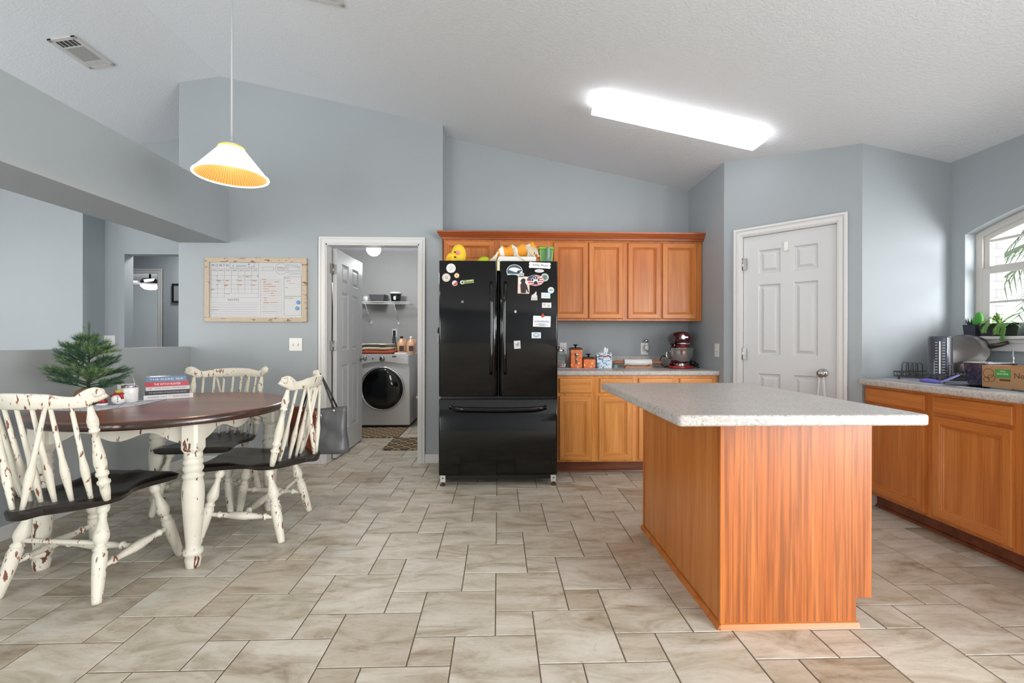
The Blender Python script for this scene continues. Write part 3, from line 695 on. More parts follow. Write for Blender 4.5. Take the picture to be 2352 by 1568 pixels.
for s in (-1,1):
    mb=MB(); mb.box(s*.428-.02,s*.428+.02,3.47,3.53,.03,.085); fb=mb.build('foot_bracket',M_brk,t,world=True,bevel=.004)
    mb=MB(); mb.lathe([(.021,0),(.021,.008),(.012,.014),(.007,.016),(.007,.04)],c=(s*.430,3.487,0),seg=14); mb.lathe([(.006,-.003),(.006,.003)],c=(s*.428,3.468,.062),seg=10,M=None); mb.build('levelling_foot',mat('brown_rubber',(70,54,42),.6),fb,world=True)
mb=MB(); mb.box(-.058,.33,YF+.03,3.55,1.738,1.741); mb.box(-.012,.008,YF+.012,YF+.02,1.665,1.741); mb.box(-.012,.008,YF+.012,YF+.04,1.738,1.743); mb.build('masking_tape',mat('cream_masking_tape',(222,214,170),.7),t,world=True)
for x in(-.35,.35):
    mb=MB(); mb.lathe([(.006,0),(.006,.006)],c=(x,3.50,.682),seg=10); mb.build('hinge_screw',M_chrome,t,world=True)

# ---------------- magnets and notes (each its own thing)
YM=YF-.0012
def FM(x,z,rot=0,y=None): # local x right, y up, z out of fridge
    return Matrix.Translation((x,YM if y is None else y,z))@Matrix.Rotation(PI/2,4,'X')@Matrix.Rotation(rot,4,'Z')
def circ(r,n=28,sx=1,sy=1): return [(r*sx*math.cos(2*PI*k/n),r*sy*math.sin(2*PI*k/n)) for k in range(n)]
def rc_(w,h): return [(-w/2,-h/2),(w/2,-h/2),(w/2,h/2),(-w/2,h/2)]
flat={}
def fm_(c,r=.45):
    if c not in flat: flat[c]=mat('magnet_colour_%d_%d_%d'%c,c,r)
    return flat[c]
def mag(name,label,cat,x,z,layers,rot=0,group='magnets and cards on the fridge doors',y=None,texts=()):
    mb=MB(); ms=[]; h=.0
    M=FM(x,z,rot,y)
    for i,(poly,c,dx,dz) in enumerate(layers):
        m=fm_(c); 
        if m not in ms: ms.append(m)
        h1=.0018+.0006*i
        mb.ext([(a+dx,b+dz) for a,b in poly],0 if i==0 else h1-.0012,h1,ms.index(m),M=M)
    for (txt,size,dx,dz,c,wid) in texts:
        m=fm_(c)
        if m not in ms: ms.append(m)
        mb.text(txt,size,M@Matrix.Translation((dx,dz,.0018+.0006*len(layers))),ms.index(m),width=wid)
    o=mb.build(name,ms); tag(setorigin(o),label,cat,group); return o
W=(225,225,225);K=(20,20,22)
mag('magnet','round white plaster paw print disc, topmost on the left fridge door','magnet',-.366,1.678,[(circ(.036),(218,216,214),0,0),(circ(.011,12),(200,198,196),0,-.008)]+[(circ(.006,10),(200,198,196),a,b) for a,b in ((-.017,.004),(-.006,.015),(.008,.014),(.018,.003))])
mag('magnet','round cream magnet with black ring and letter G on the left fridge door','magnet',-.402,1.606,[(circ(.032),(212,208,198),0,0),(circ(.028),K,0,0),(circ(.0262),(212,208,198),0,0)],texts=[('G',.034,0,0,(60,52,46),None)])
mag('magnet','small round magnet with gold rim, right of the letter G magnet','magnet',-.322,1.622,[(circ(.021),(140,104,58),0,0),(circ(.016),(226,214,190),0,0),(circ(.010,16,.6,1),(190,140,70),0,0)])
mag('magnet','small round half red half grey magnet, lowest of the round ones on the left door','magnet',-.337,1.563,[(circ(.021),(205,200,200),0,0),([(.018*math.cos(a),.018*math.sin(a)) for a in [ -2.4+ PI*k/12 for k in range(13)]],(198,50,56),0,0)])
mag('card','green landscape bookmark style magnet on the left fridge door','magnet',-.239,1.575,[(rc_(.098,.028),(128,142,92),0,0),(rc_(.05,.006),(196,204,150),.015,.006),(rc_(.06,.006),(90,108,70),.01,-.004),(circ(.015,20),(222,226,200),-.042,0),(circ(.008,14),(30,34,28),-.04,0)],rot=.12)
mag('magnet_clip','tiny grey magnet hook alone in the middle of the left fridge door','magnet',-.278,1.421,[(circ(.010,6),(150,150,150),0,0),(circ(.005,8),(30,30,30),0,0)])
# football helmet magnet
hel=[(.062*math.cos(a),.052*math.sin(a)) for a in [PI*.03+k*(PI*1.12)/20 for k in range(21)]]
hel=[(-.055,-.030)]+[(x,y) for x,y in reversed(hel)]+[(.062,-.012),(.074,-.014),(.072,-.05),(.045,-.052),(.028,-.036),(.01,-.028),(-.02,-.026)]
def scp(P,s,ox=0,oy=0): return [(x*s+ox,y*s+oy) for x,y in P]
mag('magnet','football helmet magnet in dark teal with white wing, top of the right door','magnet',.122,1.658,[(scp(hel,1.0),(214,218,222),0,0),([(x*.92,y*.92) for x,y in hel[1:22]]+[(.03,-.022),(-.045,-.02)],(58,84,96),0,0),
  ([(-.048,.012),(-.03,.026),(.0,.03),(.03,.022),(.052,.012),(.03,.008),(.044,.0),(.018,.0),(.026,-.008),(.0,-.006),(-.02,.002)],(222,226,230),0,0),(circ(.010,14),(30,34,38),.03,-.004),
  (rc_(.04,.0035),(120,128,134),.052,-.022),(rc_(.036,.0035),(120,128,134),.05,-.036),(rc_(.0035,.034),(120,128,134),.044,-.032),(rc_(.0035,.034),(120,128,134),.064,-.03)])
bone=[]
for cx,cy,a0,a1 in ((.072,.012,-.9,2.2),(-.072,.012,.94,4.04),(-.072,-.012,2.24,5.34),(.072,-.012,-2.2,.9)):
    for k in range(9): a=a0+(a1-a0)*k/8; bone.append((cx+.0125*math.cos(a),cy+.0125*math.sin(a)))
heart=[(0,-.006),(.006,.001),(.005,.005),(.002,.005),(0,.003),(-.002,.005),(-.005,.005),(-.006,.001)]
mag('magnet','white bone shaped magnet with black and red lettering at the top of the right door','magnet',.317,1.705,[(bone,(232,232,230),0,0),(heart,(214,44,52),-.047,0)],rot=-.04,texts=[('I',.018,-.058,0,K,None),('My Mutt',.019,.013,0,K,.098)])
mag('magnet','thin white oval sticker magnet beneath the bone magnet','magnet',.314,1.662,[(circ(.036,28,1,.36),(222,222,220),0,0),(circ(.026,20,1,.18),(180,182,184),0,0)])
mag('magnet','round grey seal magnet with green centre behind the flag paw magnet','magnet',.356,1.612,[(circ(.031),(190,194,190),0,0),(circ(.022),(120,134,126),0,0),(circ(.012,16),(70,120,90),0,0)])
mag('photo_card','photo of a black dog silhouette against a pink sky on the right door','photo',.193,1.552,[(rc_(.090,.132),(222,196,180),0,0),(rc_(.082,.05),(236,226,214),0,.036),([(-.02,-.062),(.018,-.062),(.02,-.03),(.038,-.062),(.04,-.05),(.024,.0),(.01,.022),(.014,.034),(.012,.046),(-.002,.052),(-.018,.046),(-.026,.03),(-.018,.016),(-.026,.0),(-.024,-.02)],(34,30,30),0,0)],rot=-.02)
flagl=[(circ(.066,32,1,.64),(226,226,228),0,0)]
import itertools
def clipoval(y0,y1,x0,x1,rx,ry):
    P=[]
    def cl(x,y):
        m_=math.sqrt(max(0,1-(y/ry)**2))*rx; return (max(-m_,min(m_,x)),y)
    for k in range(7): y=y0+(y1-y0)*k/6; P.append(cl(x0,y))
    for k in range(7): y=y1-(y1-y0)*k/6; P.append(cl(x1,y))
    return P[::-1]
for k in range(5): flagl.append((clipoval(-.038+k*.0166,-.030+k*.0166,-.2,.2,.063,.040),(206,40,52),0,0))
flagl.append((clipoval(.003,.0385,-.2,.0,.063,.040),(34,44,78),0,0))
for a in range(-50,0,13):
    for b in (.010,.019,.028):
        if (a/63e0)**2+(b/.040)**2<.8: flagl.append((circ(.0022,6),(230,230,232),a/1000,b))
flagl+= [(circ(.0215,20,1,.95),(228,228,230),.002,-.014)]+[(circ(.0115,14,.8,1.1),(228,228,230),a,b) for a,b in ((-.024,.002),(-.009,.018),(.010,.018),(.026,.002))]
flagl+= [([(.002,-.005),(.013,-.012),(.019,-.024),(.012,-.032),(-.008,-.032),(-.015,-.024),(-.009,-.012)],(26,30,46),0,0)]+[(circ(.0085,12,.72,1.1),(26,30,46),a,b) for a,b in ((-.024,.002),(-.009,.018),(.010,.018),(.026,.002))]
mag('magnet','oval stars and stripes magnet with a black paw print on the right door','magnet',.282,1.588,flagl,y=YM-.003)
mag('magnet','small white magnet of a howling animal group beneath the flag paw magnet','magnet',.275,1.468,[(rc_(.048,.018),(216,216,212),0,-.024),([(-.024,-.014),(.022,-.014),(.024,.0),(.016,.01),(.018,.03),(.010,.034),(.004,.022),(-.008,.012),(-.02,.006)],(206,204,200),0,0)],texts=[('YUKON',.011,0,-.024,(110,110,110),.04)])
mag('magnet','round pale magnet at the right rim of the fridge door above the beach card','magnet',.404,1.513,[(circ(.025),(202,214,216),0,0),(circ(.010,14,1.4,.6),(120,140,130),.002,.002)])
mag('card','pale blue beach scene card near the right rim of the fridge','card',.364,1.472,[(rc_(.070,.044),(196,214,226),0,0),(rc_(.066,.013),(222,216,186),0,-.014),(rc_(.03,.004),(150,180,206),.002,-.006)],rot=-.02)
mag('card','white card with a small round stamp below the beach card','card',.371,1.397,[(rc_(.072,.040),(214,214,212),0,0),(circ(.009,14),(176,178,178),-.018,.004),(rc_(.016,.016),(170,172,172),.016,-.005)])
mag('photo_card','wide black and white cityscape photo held by the red magnet','photo',.334,1.272,[(rc_(.136,.084),(226,228,232),0,0),(rc_(.126,.006),(170,176,186),0,-.004),(rc_(.05,.004),(110,114,122),0,-.032),([(-.06,-.03),(-.02,-.018),(.02,-.018),(.06,-.03),(.02,-.024),(-.02,-.024)],(140,146,156),0,0)]+[(rc_(.004,.006+.003*(k%3)),(150,156,170),-.05+k*.012,.002) for k in range(9)],rot=-.03)
mb=MB(); mb.ell((0,0,.006),.011,.015,.008,M=FM(.341,1.317,0,YM-.003)); o=mb.build('magnet',fm_((196,64,40))); tag(setorigin(o),'small domed red magnet pinning the cityscape photo','magnet','magnets and cards on the fridge doors')
mag('card','small grey blue card below the cityscape photo on the right fridge door','card',.291,1.165,[(rc_(.072,.046),(206,214,222),0,0),(circ(.020,20,1.2,.8),(150,164,176),0,0),(circ(.009,12,1.5,.6),(222,228,232),0,.003)])
mag('magnet_clip','tiny white oval magnet alone in the middle of the right fridge door','magnet',.130,1.347,[(circ(.0085,14,1,1.3),(190,190,190),0,0)])
mag('photo_card','small black and white photo low on the right fridge door near the handle','photo',.144,1.092,[(rc_(.050,.062),(200,200,206),0,0),(circ(.014,12,1,1.3),(150,150,158),.002,.004),(circ(.007,10),(226,226,230),-.004,.016)],rot=.05)
# marker pen stuck on the left side of the fridge
t2=thing('marker_pen','black and white dry erase marker clinging to the left side of the fridge','marker',(-.4662,3.50,1.10))
mb=MB(); mb.lathe([(.007,0),(.008,.01),(.008,.075),(.006,.08)],seg=14); mb.build('barrel',mat('marker_barrel_grey',(150,152,156),.4),t2)
mb=MB(); mb.lathe([(.0085,.08),(.0085,.10),(.004,.125)],seg=14); mb.build('cap',M_black,t2)
# ================================================================ dining furniture
LEGP=[(0,.013),(.03,.018),(.06,.0235),(.09,.0245),(.12,.021),(.14,.014),(.16,.0165),(.18,.0145),(.22,.0165),(.30,.025),(.35,.0295),(.39,.0285),(.43,.021),(.45,.017),(.47,.024),(.49,.0255),(.50,.021),(.52,.026),(.55,.0275),(.75,.0245),(.97,.0185),(1,.017)]
STRP=[(0,.009),(.12,.0115),(.15,.012),(.165,.018),(.19,.018),(.205,.012),(.32,.0165),(.45,.0225),(.55,.0225),(.68,.0165),(.795,.012),(.81,.018),(.835,.018),(.85,.012),(.88,.0115),(1,.009)]
SPP=[(0,.0085),(.12,.0105),(.30,.0155),(.36,.0155),(.48,.010),(1,.0075)]
POP=[(0,.013),(.1,.018),(.17,.0185),(.19,.024),(.21,.024),(.225,.016),(.26,.017),(.275,.0235),(.30,.0235),(.315,.018),(.40,.0235),(.48,.022),(.62,.0145),(.73,.0125),(.735,.019),(.755,.019),(.765,.0145),(.80,.0195),(.85,.0205),(.93,.013),(1,.009)]
def chair(label,loc,rz):
    t=thing('dining_chair',label,'chair',loc,rz,'distressed windsor chairs around the round table')
    # saddle seat
    hw=[(-.335,.012),(-.332,.035),(-.318,.050),(-.30,.055),(-.275,.066),(-.25,.11),(-.22,.165),(-.18,.212),(-.14,.236),(-.10,.242),(-.06,.232),(-.03,.214),(.0,.200),(.05,.196),(.10,.206),(.16,.226),(.20,.236),(.222,.236),(.236,.225)]
    mb=MB(); V=[];n=len(hw);m=13
    def zt(x,y):
        r=max(0,1-((x/.20)**2+((y+.02)/.20)**2)); z=.437-.022*min(1,r*1.6)
        if y>.05: z+= .006*math.exp(-(x/.03)**2)*min(1,(y-.05)/.1)
        return z
    for (y,w) in hw:
        for k in range(m):
            s=-1+2*k/(m-1); V.append((w*s,y,zt(w*s,y)-(.010 if abs(s)==1 else 0)))
    nb=len(V)
    for (y,w) in hw:
        for k in range(m):
            s=-1+2*k/(m-1); V.append((w*s*.96,y*.985,.396+(.008 if abs(s)==1 else 0)))
    F=[]
    for i in range(n-1):
        for k in range(m-1):
            a=i*m+k; F.append((a,a+1,a+m+1,a+m)); F.append((nb+a,nb+a+m,nb+a+m+1,nb+a+1))
        for k in (0,m-1):
            a=i*m+k; F.append((a,a+m,nb+a+m,nb+a) if k==0 else (a,nb+a,nb+a+m,a+m))
    for k in range(m-1): F.append((k,nb+k,nb+k+1,k+1)); a=(n-1)*m+k; F.append((a,a+1,nb+a+1,nb+a))
    mb.add(V,F,0,True); mb.build('seat',M_seat,t,weld=True,bevel=.006,bseg=3,label='near-black stained seat')
    # crest rail, serpentine, curved in plan, scrolled ears
    def plan(x): return -.205-.115*(1-(x/.285)**2)
    def top(x):
        a=abs(x)/.285
        if a<.45: return .905+.006*math.cos(a/.45*PI/2)
        if a<.72: return .905-.014*math.sin((a-.45)/.27*PI/2)
        if a<.93: return .891+.038*math.sin((a-.72)/.21*PI/2)
        return .929-.040*((a-.93)/.07)**2
    def bot(x):
        a=abs(x)/.285
        if a<.80: return .843
        if a<.88: return .843+.022*((a-.80)/.08)
        return .865+.020*((a-.88)/.12)**2
    mb=MB(); N_=44; V=[]
    for i in range(N_+1):
        x=-.285+.57*i/N_; y=plan(x); th=.011; lean=.22
        zb,zt_=bot(x),top(x); e=min(.006,(zt_-zb)/3)
        for (yy,zz) in ((th,zb+e),(th,zt_-e),(th*.4,zt_),(-th*.4,zt_),(-th,zt_-e),(-th,zb+e),(-th*.4,zb),(th*.4,zb)):
            V.append((x,y+yy-lean*(zz-.845),zz))
    F=[]
    for i in range(N_):
        for k in range(8):
            k2=(k+1)%8; F.append((i*8+k,i*8+k2,(i+1)*8+k2,(i+1)*8+k))
    F+= [tuple(range(7,-1,-1)),tuple(range(N_*8,N_*8+8))]
    mb.add(V,F,0,True); 
    for s in(-1,1): mb.lathe([(.016,-.014),(.018,-.012),(.018,.012),(.010,.015)],seg=14,M=Matrix.Translation((s*.268,plan(.268)-.015,.905))@Matrix.Rotation(PI/2,4,'X'))
    mb.build('crest_rail',M_chair,t,weld=True)
    for s in (-1,1):
        mb=MB(); mb.turned((s*.222,-.15,.425),(s*.235,plan(.235)+.004,.85),POP,14); mb.build('back_post',M_chair,t)
    for k in range(7):
        a=(k-3)/3.0; x0=a*.165; y0=-.165-.058*(1-a*a); x1=a*.185
        mb=MB(); mb.turned((x0,y0,.425),(x1,plan(x1)+.003,.85),SPP,8); mb.build('spindle',M_chair,t)
    for s in (-1,1):
        mb=MB(); mb.turned((s*.020,-.312,.428),(s*.115,plan(.115)-.006,.85),SPP,8); mb.build('brace_spindle',M_chair,t)
    LT={}
    for sx in (-1,1):
        for fy,(ty,by,bx) in ((1,(.14,.232,.236)),(-1,(-.11,-.205,.232))):
            p0=Vector((sx*.165,ty,.41)); p1=Vector((sx*bx,by,0)); LT[(sx,fy)]=(p0,p1)
            mb=MB(); mb.turned(p0,p1,LEGP,16)
            # cut the foot flat: clamp below floor
            mb.v=[(x,y,max(z,0.0)) for x,y,z in mb.v]; mb.build('leg',M_chair,t)
    def on(key,z): p0,p1=LT[key]; s=(p0.z-z)/p0.z; return p0.lerp(p1,s)
    md={}
    for sx in (-1,1):
        a=on((sx,1),.165);b=on((sx,-1),.135); md[sx]=a.lerp(b,.5)
        mb=MB(); mb.turned(a,b,STRP,12); mb.build('side_stretcher',M_chair,t)
    mb=MB(); mb.turned(md[-1],md[1],STRP,12); mb.build('cross_stretcher',M_chair,t)
    mb=MB(); a=on((-1,-1),.235);b=on((1,-1),.235); mb.turned(a,b,[(0,.008),(.1,.011),(.9,.011),(1,.008)],10); mb.build('rear_stretcher',M_chair,t)
    return t
c1=chair('distressed cream windsor chair nearest the camera with dark seat, seen from behind',(-1.92,2.19,0),-.10)
def cp(label,loc,rz):
    c=copy_tree(c1); c.location=loc; c.rotation_euler=(0,0,rz); c['label']=label; return c
cp('distressed cream windsor chair at the right of the round table with a handbag behind it',(-1.428,2.745,0),1.656)
cp('distressed cream windsor chair on the far side of the round table facing the camera',(-1.985,3.16,0),3.24)

# table
TC=(-1.88,2.65)
t=thing('dining_table','round dining table with dark glossy top and distressed cream turned legs','table',(TC[0],TC[1],0))
mb=MB(); R=.60
mb.lathe([(.02,.713),(R-.03,.710),(R-.012,.713),(R-.002,.720),(R,.728),(R-.002,.744),(R-.008,.751)],seg=96,m=1,cap=False)
mb.lathe([(R-.008,.751),(R-.014,.755),(.02,.755)],seg=96,m=0,cap=False); mb.lathe([(.02,.755),(.001,.755)],seg=96,m=0,cap=False); mb.lathe([(.001,.713),(.02,.713)],seg=96,m=1,cap=False)
for i in range(len(mb.sm)): mb.sm[i]=False if mb.m[i]==0 else True
mb.build('tabletop',[M_ttop,M_tedge],t,weld=True)
TLEG=[(.0,.034),(.02,.040),(.05,.041),(.06,.037),(.075,.043),(.10,.044),(.115,.038),(.13,.043),(.15,.0455),(.17,.040),(.185,.036),(.2,.045),(.215,.047),(.225,.042),(.24,.041),(.30,.047),(.40,.048),(.55,.043),(.80,.032),(.83,.031),(.845,.041),(.865,.045),(.885,.041),(.90,.033),(.93,.036),(.99,.031),(1,.029)]
for sx in(-1,1):
    for sy in(-1,1):
        x,y=sx*.365,sy*.375
        mb=MB(); w=.041; c=.012
        oc=[(w,-w+c),(w,w-c),(w-c,w),(-w+c,w),(-w,w-c),(-w,-w+c),(-w+c,-w),(w-c,-w)]
        mb.ext([(a+x,b+y) for a,b in oc],.588,.712)
        oc2=[(a*.72,b*.72) for a,b in oc]; b0=len(mb.v)
        mb.add([(a+x,b+y,.588) for a,b in oc]+[(a+x,b+y,.565) for a,b in oc2],[(i,i+8,(i+1)%8+8,(i+1)%8) for i in range(8)])
        mb.turned((x,y,.575),(x,y,0),TLEG,22); mb.build('leg',M_tablep,t)
for k in range(4):
    a=k*PI/2; mb=MB(); n=28; L0=.325 if k%2==0 else .335; off=.385 if k%2==0 else .375
    Rm=Matrix.Rotation(a,4,'Z'); V=[]
    for i in range(n+1):
        s=-1+2*i/n; q=abs(s); zb=.645-.022*math.cos(q*PI*2)*(1 if q<.75 else .3)-(.028*max(0,(q-.6)/.4))
        for (yy,zz) in ((-off,zb),(-off,.712),(-off+.02,.712),(-off+.02,zb)): V.append(Rm@Vector((s*L0,yy,zz)))
    F=[]
    for i in range(n):
        for j in range(4): j2=(j+1)%4; F.append((i*4+j,(i+1)*4+j,(i+1)*4+j2,i*4+j2))
    mb.add(V,F); mb.build('apron',M_tablep,t,weld=True)
# table runner
ZT=.7552
def runnermat():
    m,t_,N,L,p=nt('blue_grey_woven_runner'); v=mapping(N,L,(1,1,1)); f=noise(N,L,v,24,5,.6,1.0); g=noise(N,L,v,240,2)
    c=ramp(N,L,f,[(.4,(150,158,178)),(.5,(188,194,206)),(.62,(206,210,216))]); L.new(c,p.inputs['Base Color']); p.inputs['Roughness'].default_value=.9; bumpn(N,L,p,g,.2,.001); return m
mb=MB(); pts=[(-2.40,2.43),(-2.11,2.385),(-2.03,2.60),(-2.055,2.84),(-2.26,3.0),(-2.36,2.80)]
cx=sum(p[0] for p in pts)/6;cy_=sum(p[1] for p in pts)/6
mb.ext(pts,ZT,ZT+.004); o=mb.build('table_runner',runnermat(),weld=True,bevel=.0015); tag(setorigin(o),'blue grey cloth runner lying on the round table under the little tree','table runner')
ZR=ZT+.0045
# little fir tree
M_ndl=[mat('fir_needles_dark',(52,84,64),.7),mat('fir_needles_mid',(78,112,74),.7),mat('fir_needles_light',(116,140,84),.7)]
random.seed(11)
t=thing('tabletop_tree','small artificial christmas tree with burlap base on the round table','artificial tree',(-2.33,2.62,ZR),0)
mb=MB(); mb.lathe([(.045,0),(.06,.01),(.065,.04),(.055,.075),(.03,.09),(.012,.095)],seg=18); mb.build('burlap_base',mat('burlap_brown',(128,98,72),.9,bump=.4,bscale=90),t,weld=True)
mb=MB(); mb.tube([(0,0,.05),(.003,0,.2),(0,.002,.38)],[.008,.006,.003],6); mb.build('trunk',mat('branch_bark',(70,58,48),.8),t)
mb=MB()
def sprig(p,d,l,m,nl=.024):
    d=d.normalized(); st=max(4,int(l/.0045))
    q=d.to_track_quat('Z','Y').to_matrix()
    mb.tube([p,p+d*l],[.0017,.0009],3,m=0,cap=False)
    for i in range(st):
        c=p+d*(l*(i+1)/st)
        for j in range(5):
            a=random.uniform(0,2*PI); n_=(q@Vector((math.cos(a),math.sin(a),0)))*random.uniform(.45,.9)+d*.8
            tip=c+n_.normalized()*nl*random.uniform(.7,1.25); w=(q@Vector((-math.sin(a),math.cos(a),0)))*.0008
            mb.add([c-w,c+w,tip],[(0,1,2)],random.choice(m))
def branch(z,az,L_,up,mset):
    d=Vector((math.cos(az),math.sin(az),up)).normalized(); p=Vector((0,0,z))
    mb.tube([p,p+d*L_*.5],[.003,.0018],4,m=0,cap=False)
    sprig(p+d*L_*.35,d,L_*.65,mset)
    k=0
    for f_ in (.3,.45,.6,.75):
        k+=1; s=1 if k%2 else -1
        for s in (-1,1):
            dd=(Matrix.Rotation(s*random.uniform(.5,.9),3,'Z')@d); dd.z+=random.uniform(-.15,.4); sprig(p+d*L_*f_,dd,L_*random.uniform(.28,.42),mset)
random.seed(31)
for k in range(46):
    f_=k/45; z=.075+.25*f_; R0=(.185*(1-f_)**.75+.045)
    az=k*2.399+random.uniform(-.35,.35); L_=R0*random.uniform(.72,1.12)
    branch(z,az,L_,random.uniform(.05,.42)+.35*f_,random.choice(([0,0,1],[0,0,0,1],[0,1,1],[1,1,2],[1,2,2])))
branch(.10,PI*.98,.245,.30,[0,0,1]); branch(.10,.05,.225,.22,[0,1]); branch(.245,PI*.95,.155,.42,[1,2]); branch(.25,.0,.15,.16,[1,2,2])
sprig(Vector((0,0,.28)),Vector((.02,0,1)),.13,[0,0,1],.02); sprig(Vector((0,0,.33)),Vector((.12,0,1)),.085,[1,2],.016); sprig(Vector((0,0,.32)),Vector((-.45,.1,1)),.085,[1,2],.016)
mb.v=[(x*.97,y*.97,.06+(z-.06)*1.13) for x,y,z in mb.v]; mb.build('foliage',M_ndl,t)
# snowman ornament
t=thing('snowman_ornament','round white snowman ornament with red scarf beside the little tree','ornament',(-2.145,2.60,ZR))
mb=MB(); mb.ell((0,0,.031),.033,.033,.031,20,12); mb.build('body',mat('white_ceramic_gloss',(236,234,230),.15,coat=.5),t)
mb=MB(); mb.lathe([(.022,.054),(.025,.060),(.020,.066),(.016,.066)],seg=18); mb.tube([(.018,-.014,.06),(.03,-.016,.05),(.036,-.016,.034)],[.006,.008,.006],8); mb.tube([(-.012,-.022,.06),(-.026,-.018,.05)],[.005,.006],8)
mb.build('scarf',mat('red_scarf',(160,36,44),.5),t)
mb=MB(); mb.ell((0,0,.074),.017,.017,.012,14,8); mb.build('cap',mat('olive_hat',(176,168,80),.6),t)
mb=MB(); Fw=Matrix.Rotation(.55,4,'Z')
for z in(.046,.034,.022): mb.ell((0,-.0325+.0,z),.003,.002,.003,8,6,M=Fw)
mb.build('buttons',M_black,t)
t=thing('glass_ornament','small red patterned ornament candle left of the snowman','ornament',(-2.215,2.575,ZR))
mb=MB(); mb.lathe([(.024,0),(.028,.004),(.028,.008),(.02,.012)],seg=18); mb.build('base',mat('white_saucer',(226,226,226),.2),t)
mb=MB(); mb.lathe([(.02,.012),(.024,.02),(.02,.034),(.010,.042)],seg=18); mb.build('body',mat('dark_red_glaze',(140,34,42),.25),t)
mb=MB(); mb.lathe([(.007,.042),(.010,.05),(.006,.06),(.001,.072)],seg=12); mb.build('flame_tip',mat('amber_plastic',(236,150,44),.3),t)
# white jar with clip lid, white box mug, wire handle basket
t=thing('candle_jar','white labelled candle jar with metal clasp on the table runner','jar',(-2.165,2.70,ZR))
mb=MB(); mb.lathe([(.036,0),(.040,.004),(.040,.078),(.036,.086)],seg=24); mb.build('jar_body',mat('milk_glass',(232,232,236),.15,coat=.4),t)
mb=MB(); mb.lathe([(.037,.086),(.039,.088),(.039,.098),(.03,.10)],seg=24); mb.build('lid',M_chrome,t)
mb=MB(); mb.box(-.022,.022,-.0412,-.039,.02,.058,M=Matrix.Rotation(.6,4,'Z')); mb.build('label',M_paper,t)
t=thing('wire_basket','bright wire handled basket holding white cups behind the candle jar','basket',(-2.335,2.885,ZR))
mb=MB()
for k in range(9): a=PI*k/8
mb.tube([(.055*math.cos(PI*k/14),0,.05+.115*math.sin(PI*k/14)) for k in range(15)],.0028,8)
mb.tube([(.055,0,.0),(.055,0,.05)],.0028,8); mb.tube([(-.055,0,0),(-.055,0,.05)],.0028,8)
for z in(.004,.045): mb.tube([(.058*math.cos(2*PI*k/24),.055*math.sin(2*PI*k/24),z) for k in range(24)],.002,6,closed=True)
mb.build('wire_frame',M_chrome,t)
for (dx,dz,r_) in ((-.024,.0,.026),(.026,.0,.026)):
    tt=thing('white_cup','white china cup sitting in the wire basket, %s of the two'%('left' if dx<0 else 'right'),'cup',(-2.335+dx,2.885,ZR+.004))
    mb=MB(); mb.lathe([(.022,0),(r_*.9,.01),(r_,.085),(r_-.003,.085),(r_-.004,.012),(.01,.01)],seg=24); mb.build('bowl',mat('white_china',(236,236,240),.15,coat=.4),tt)
    mb=MB(); mb.tube([(r_-.002,0,.07),(r_+.012,.012,.065),(r_+.012,.012,.035),(r_-.002,0,.025)],.004,8); mb.build('handle',mat('white_china_handle',(236,236,240),.15),tt)
# books: spine faces the camera
def spinemat(n,c): return mat(n,c,.35,coat=.2)
M_pages=mat('book_pages',(214,208,194),.85)
bs=[('WHISPER MAN   *   ALEX NORTH',.026,.262,.170,(222,222,224),(70,70,78),'white book, bottom of the stack on the round table',.0),
    ('THE HAUNTING OF BLACKWOOD HOUSE',.023,.235,.150,(34,34,38),(190,186,180),'black book, second from the bottom of the stack',.006),
    ('III   THE MAN I MARRIED',.020,.232,.150,(200,200,204),(40,40,46),'grey white book in the middle of the stack',.010),
    ('THE WITCH HUNTER',.025,.228,.150,(176,32,48),(232,230,228),'red book with white title, second from the top of the stack',.008),
    ('THE DARK SEA',.028,.212,.145,(84,112,142),(216,224,232),'blue book with a glossy cover, topmost of the stack',.012)]
z=ZT+.001
bx,by=Vector((-2.155,2.79)),Vector((.79,.61)).normalized()
for i,(ti,h,l,w,c,tc_,lab,off) in enumerate(bs):
    h*=1.14; l*=.94
    ang=math.atan2(by.y,by.x)+random.uniform(-.03,.03)
    o0=bx+by*off
    t=thing('book',lab,'book',(o0.x,o0.y,z),ang,'stack of five books on the round table')
    mb=MB(); mb.box(0,l,.0,w,0,.0018); mb.box(0,l,0,w,h-.0018,h); mb.box(0,l,-.0012,.0016,0,h); mb.build('cover',spinemat('book_cover_%d'%i,c),t,weld=False)
    mb=MB(); mb.box(.004,l-.004,.002,w-.004,.0018,h-.0018); mb.build('pages',M_pages,t)
    mb=MB(); Mt=Matrix.Translation((l/2,-.0014,h/2))@Matrix.Rotation(PI/2,4,'X'); mb.text(ti,h*(.62 if i==3 else .42),Mt,0,width=l*(.62 if i==3 else .84)); mb.build('lettering',mat('book_ink_%d'%i,tc_,.5),t)
    if i==4:
        mb=MB(); 
        for k in range(5): mb.box(.02+k*.035,.045+k*.035,.03,.115,h,h+.0004)
        mb.build('cover_art',mat('cover_art_navy',(50,76,106),.3),t)
    z+=h+.0004
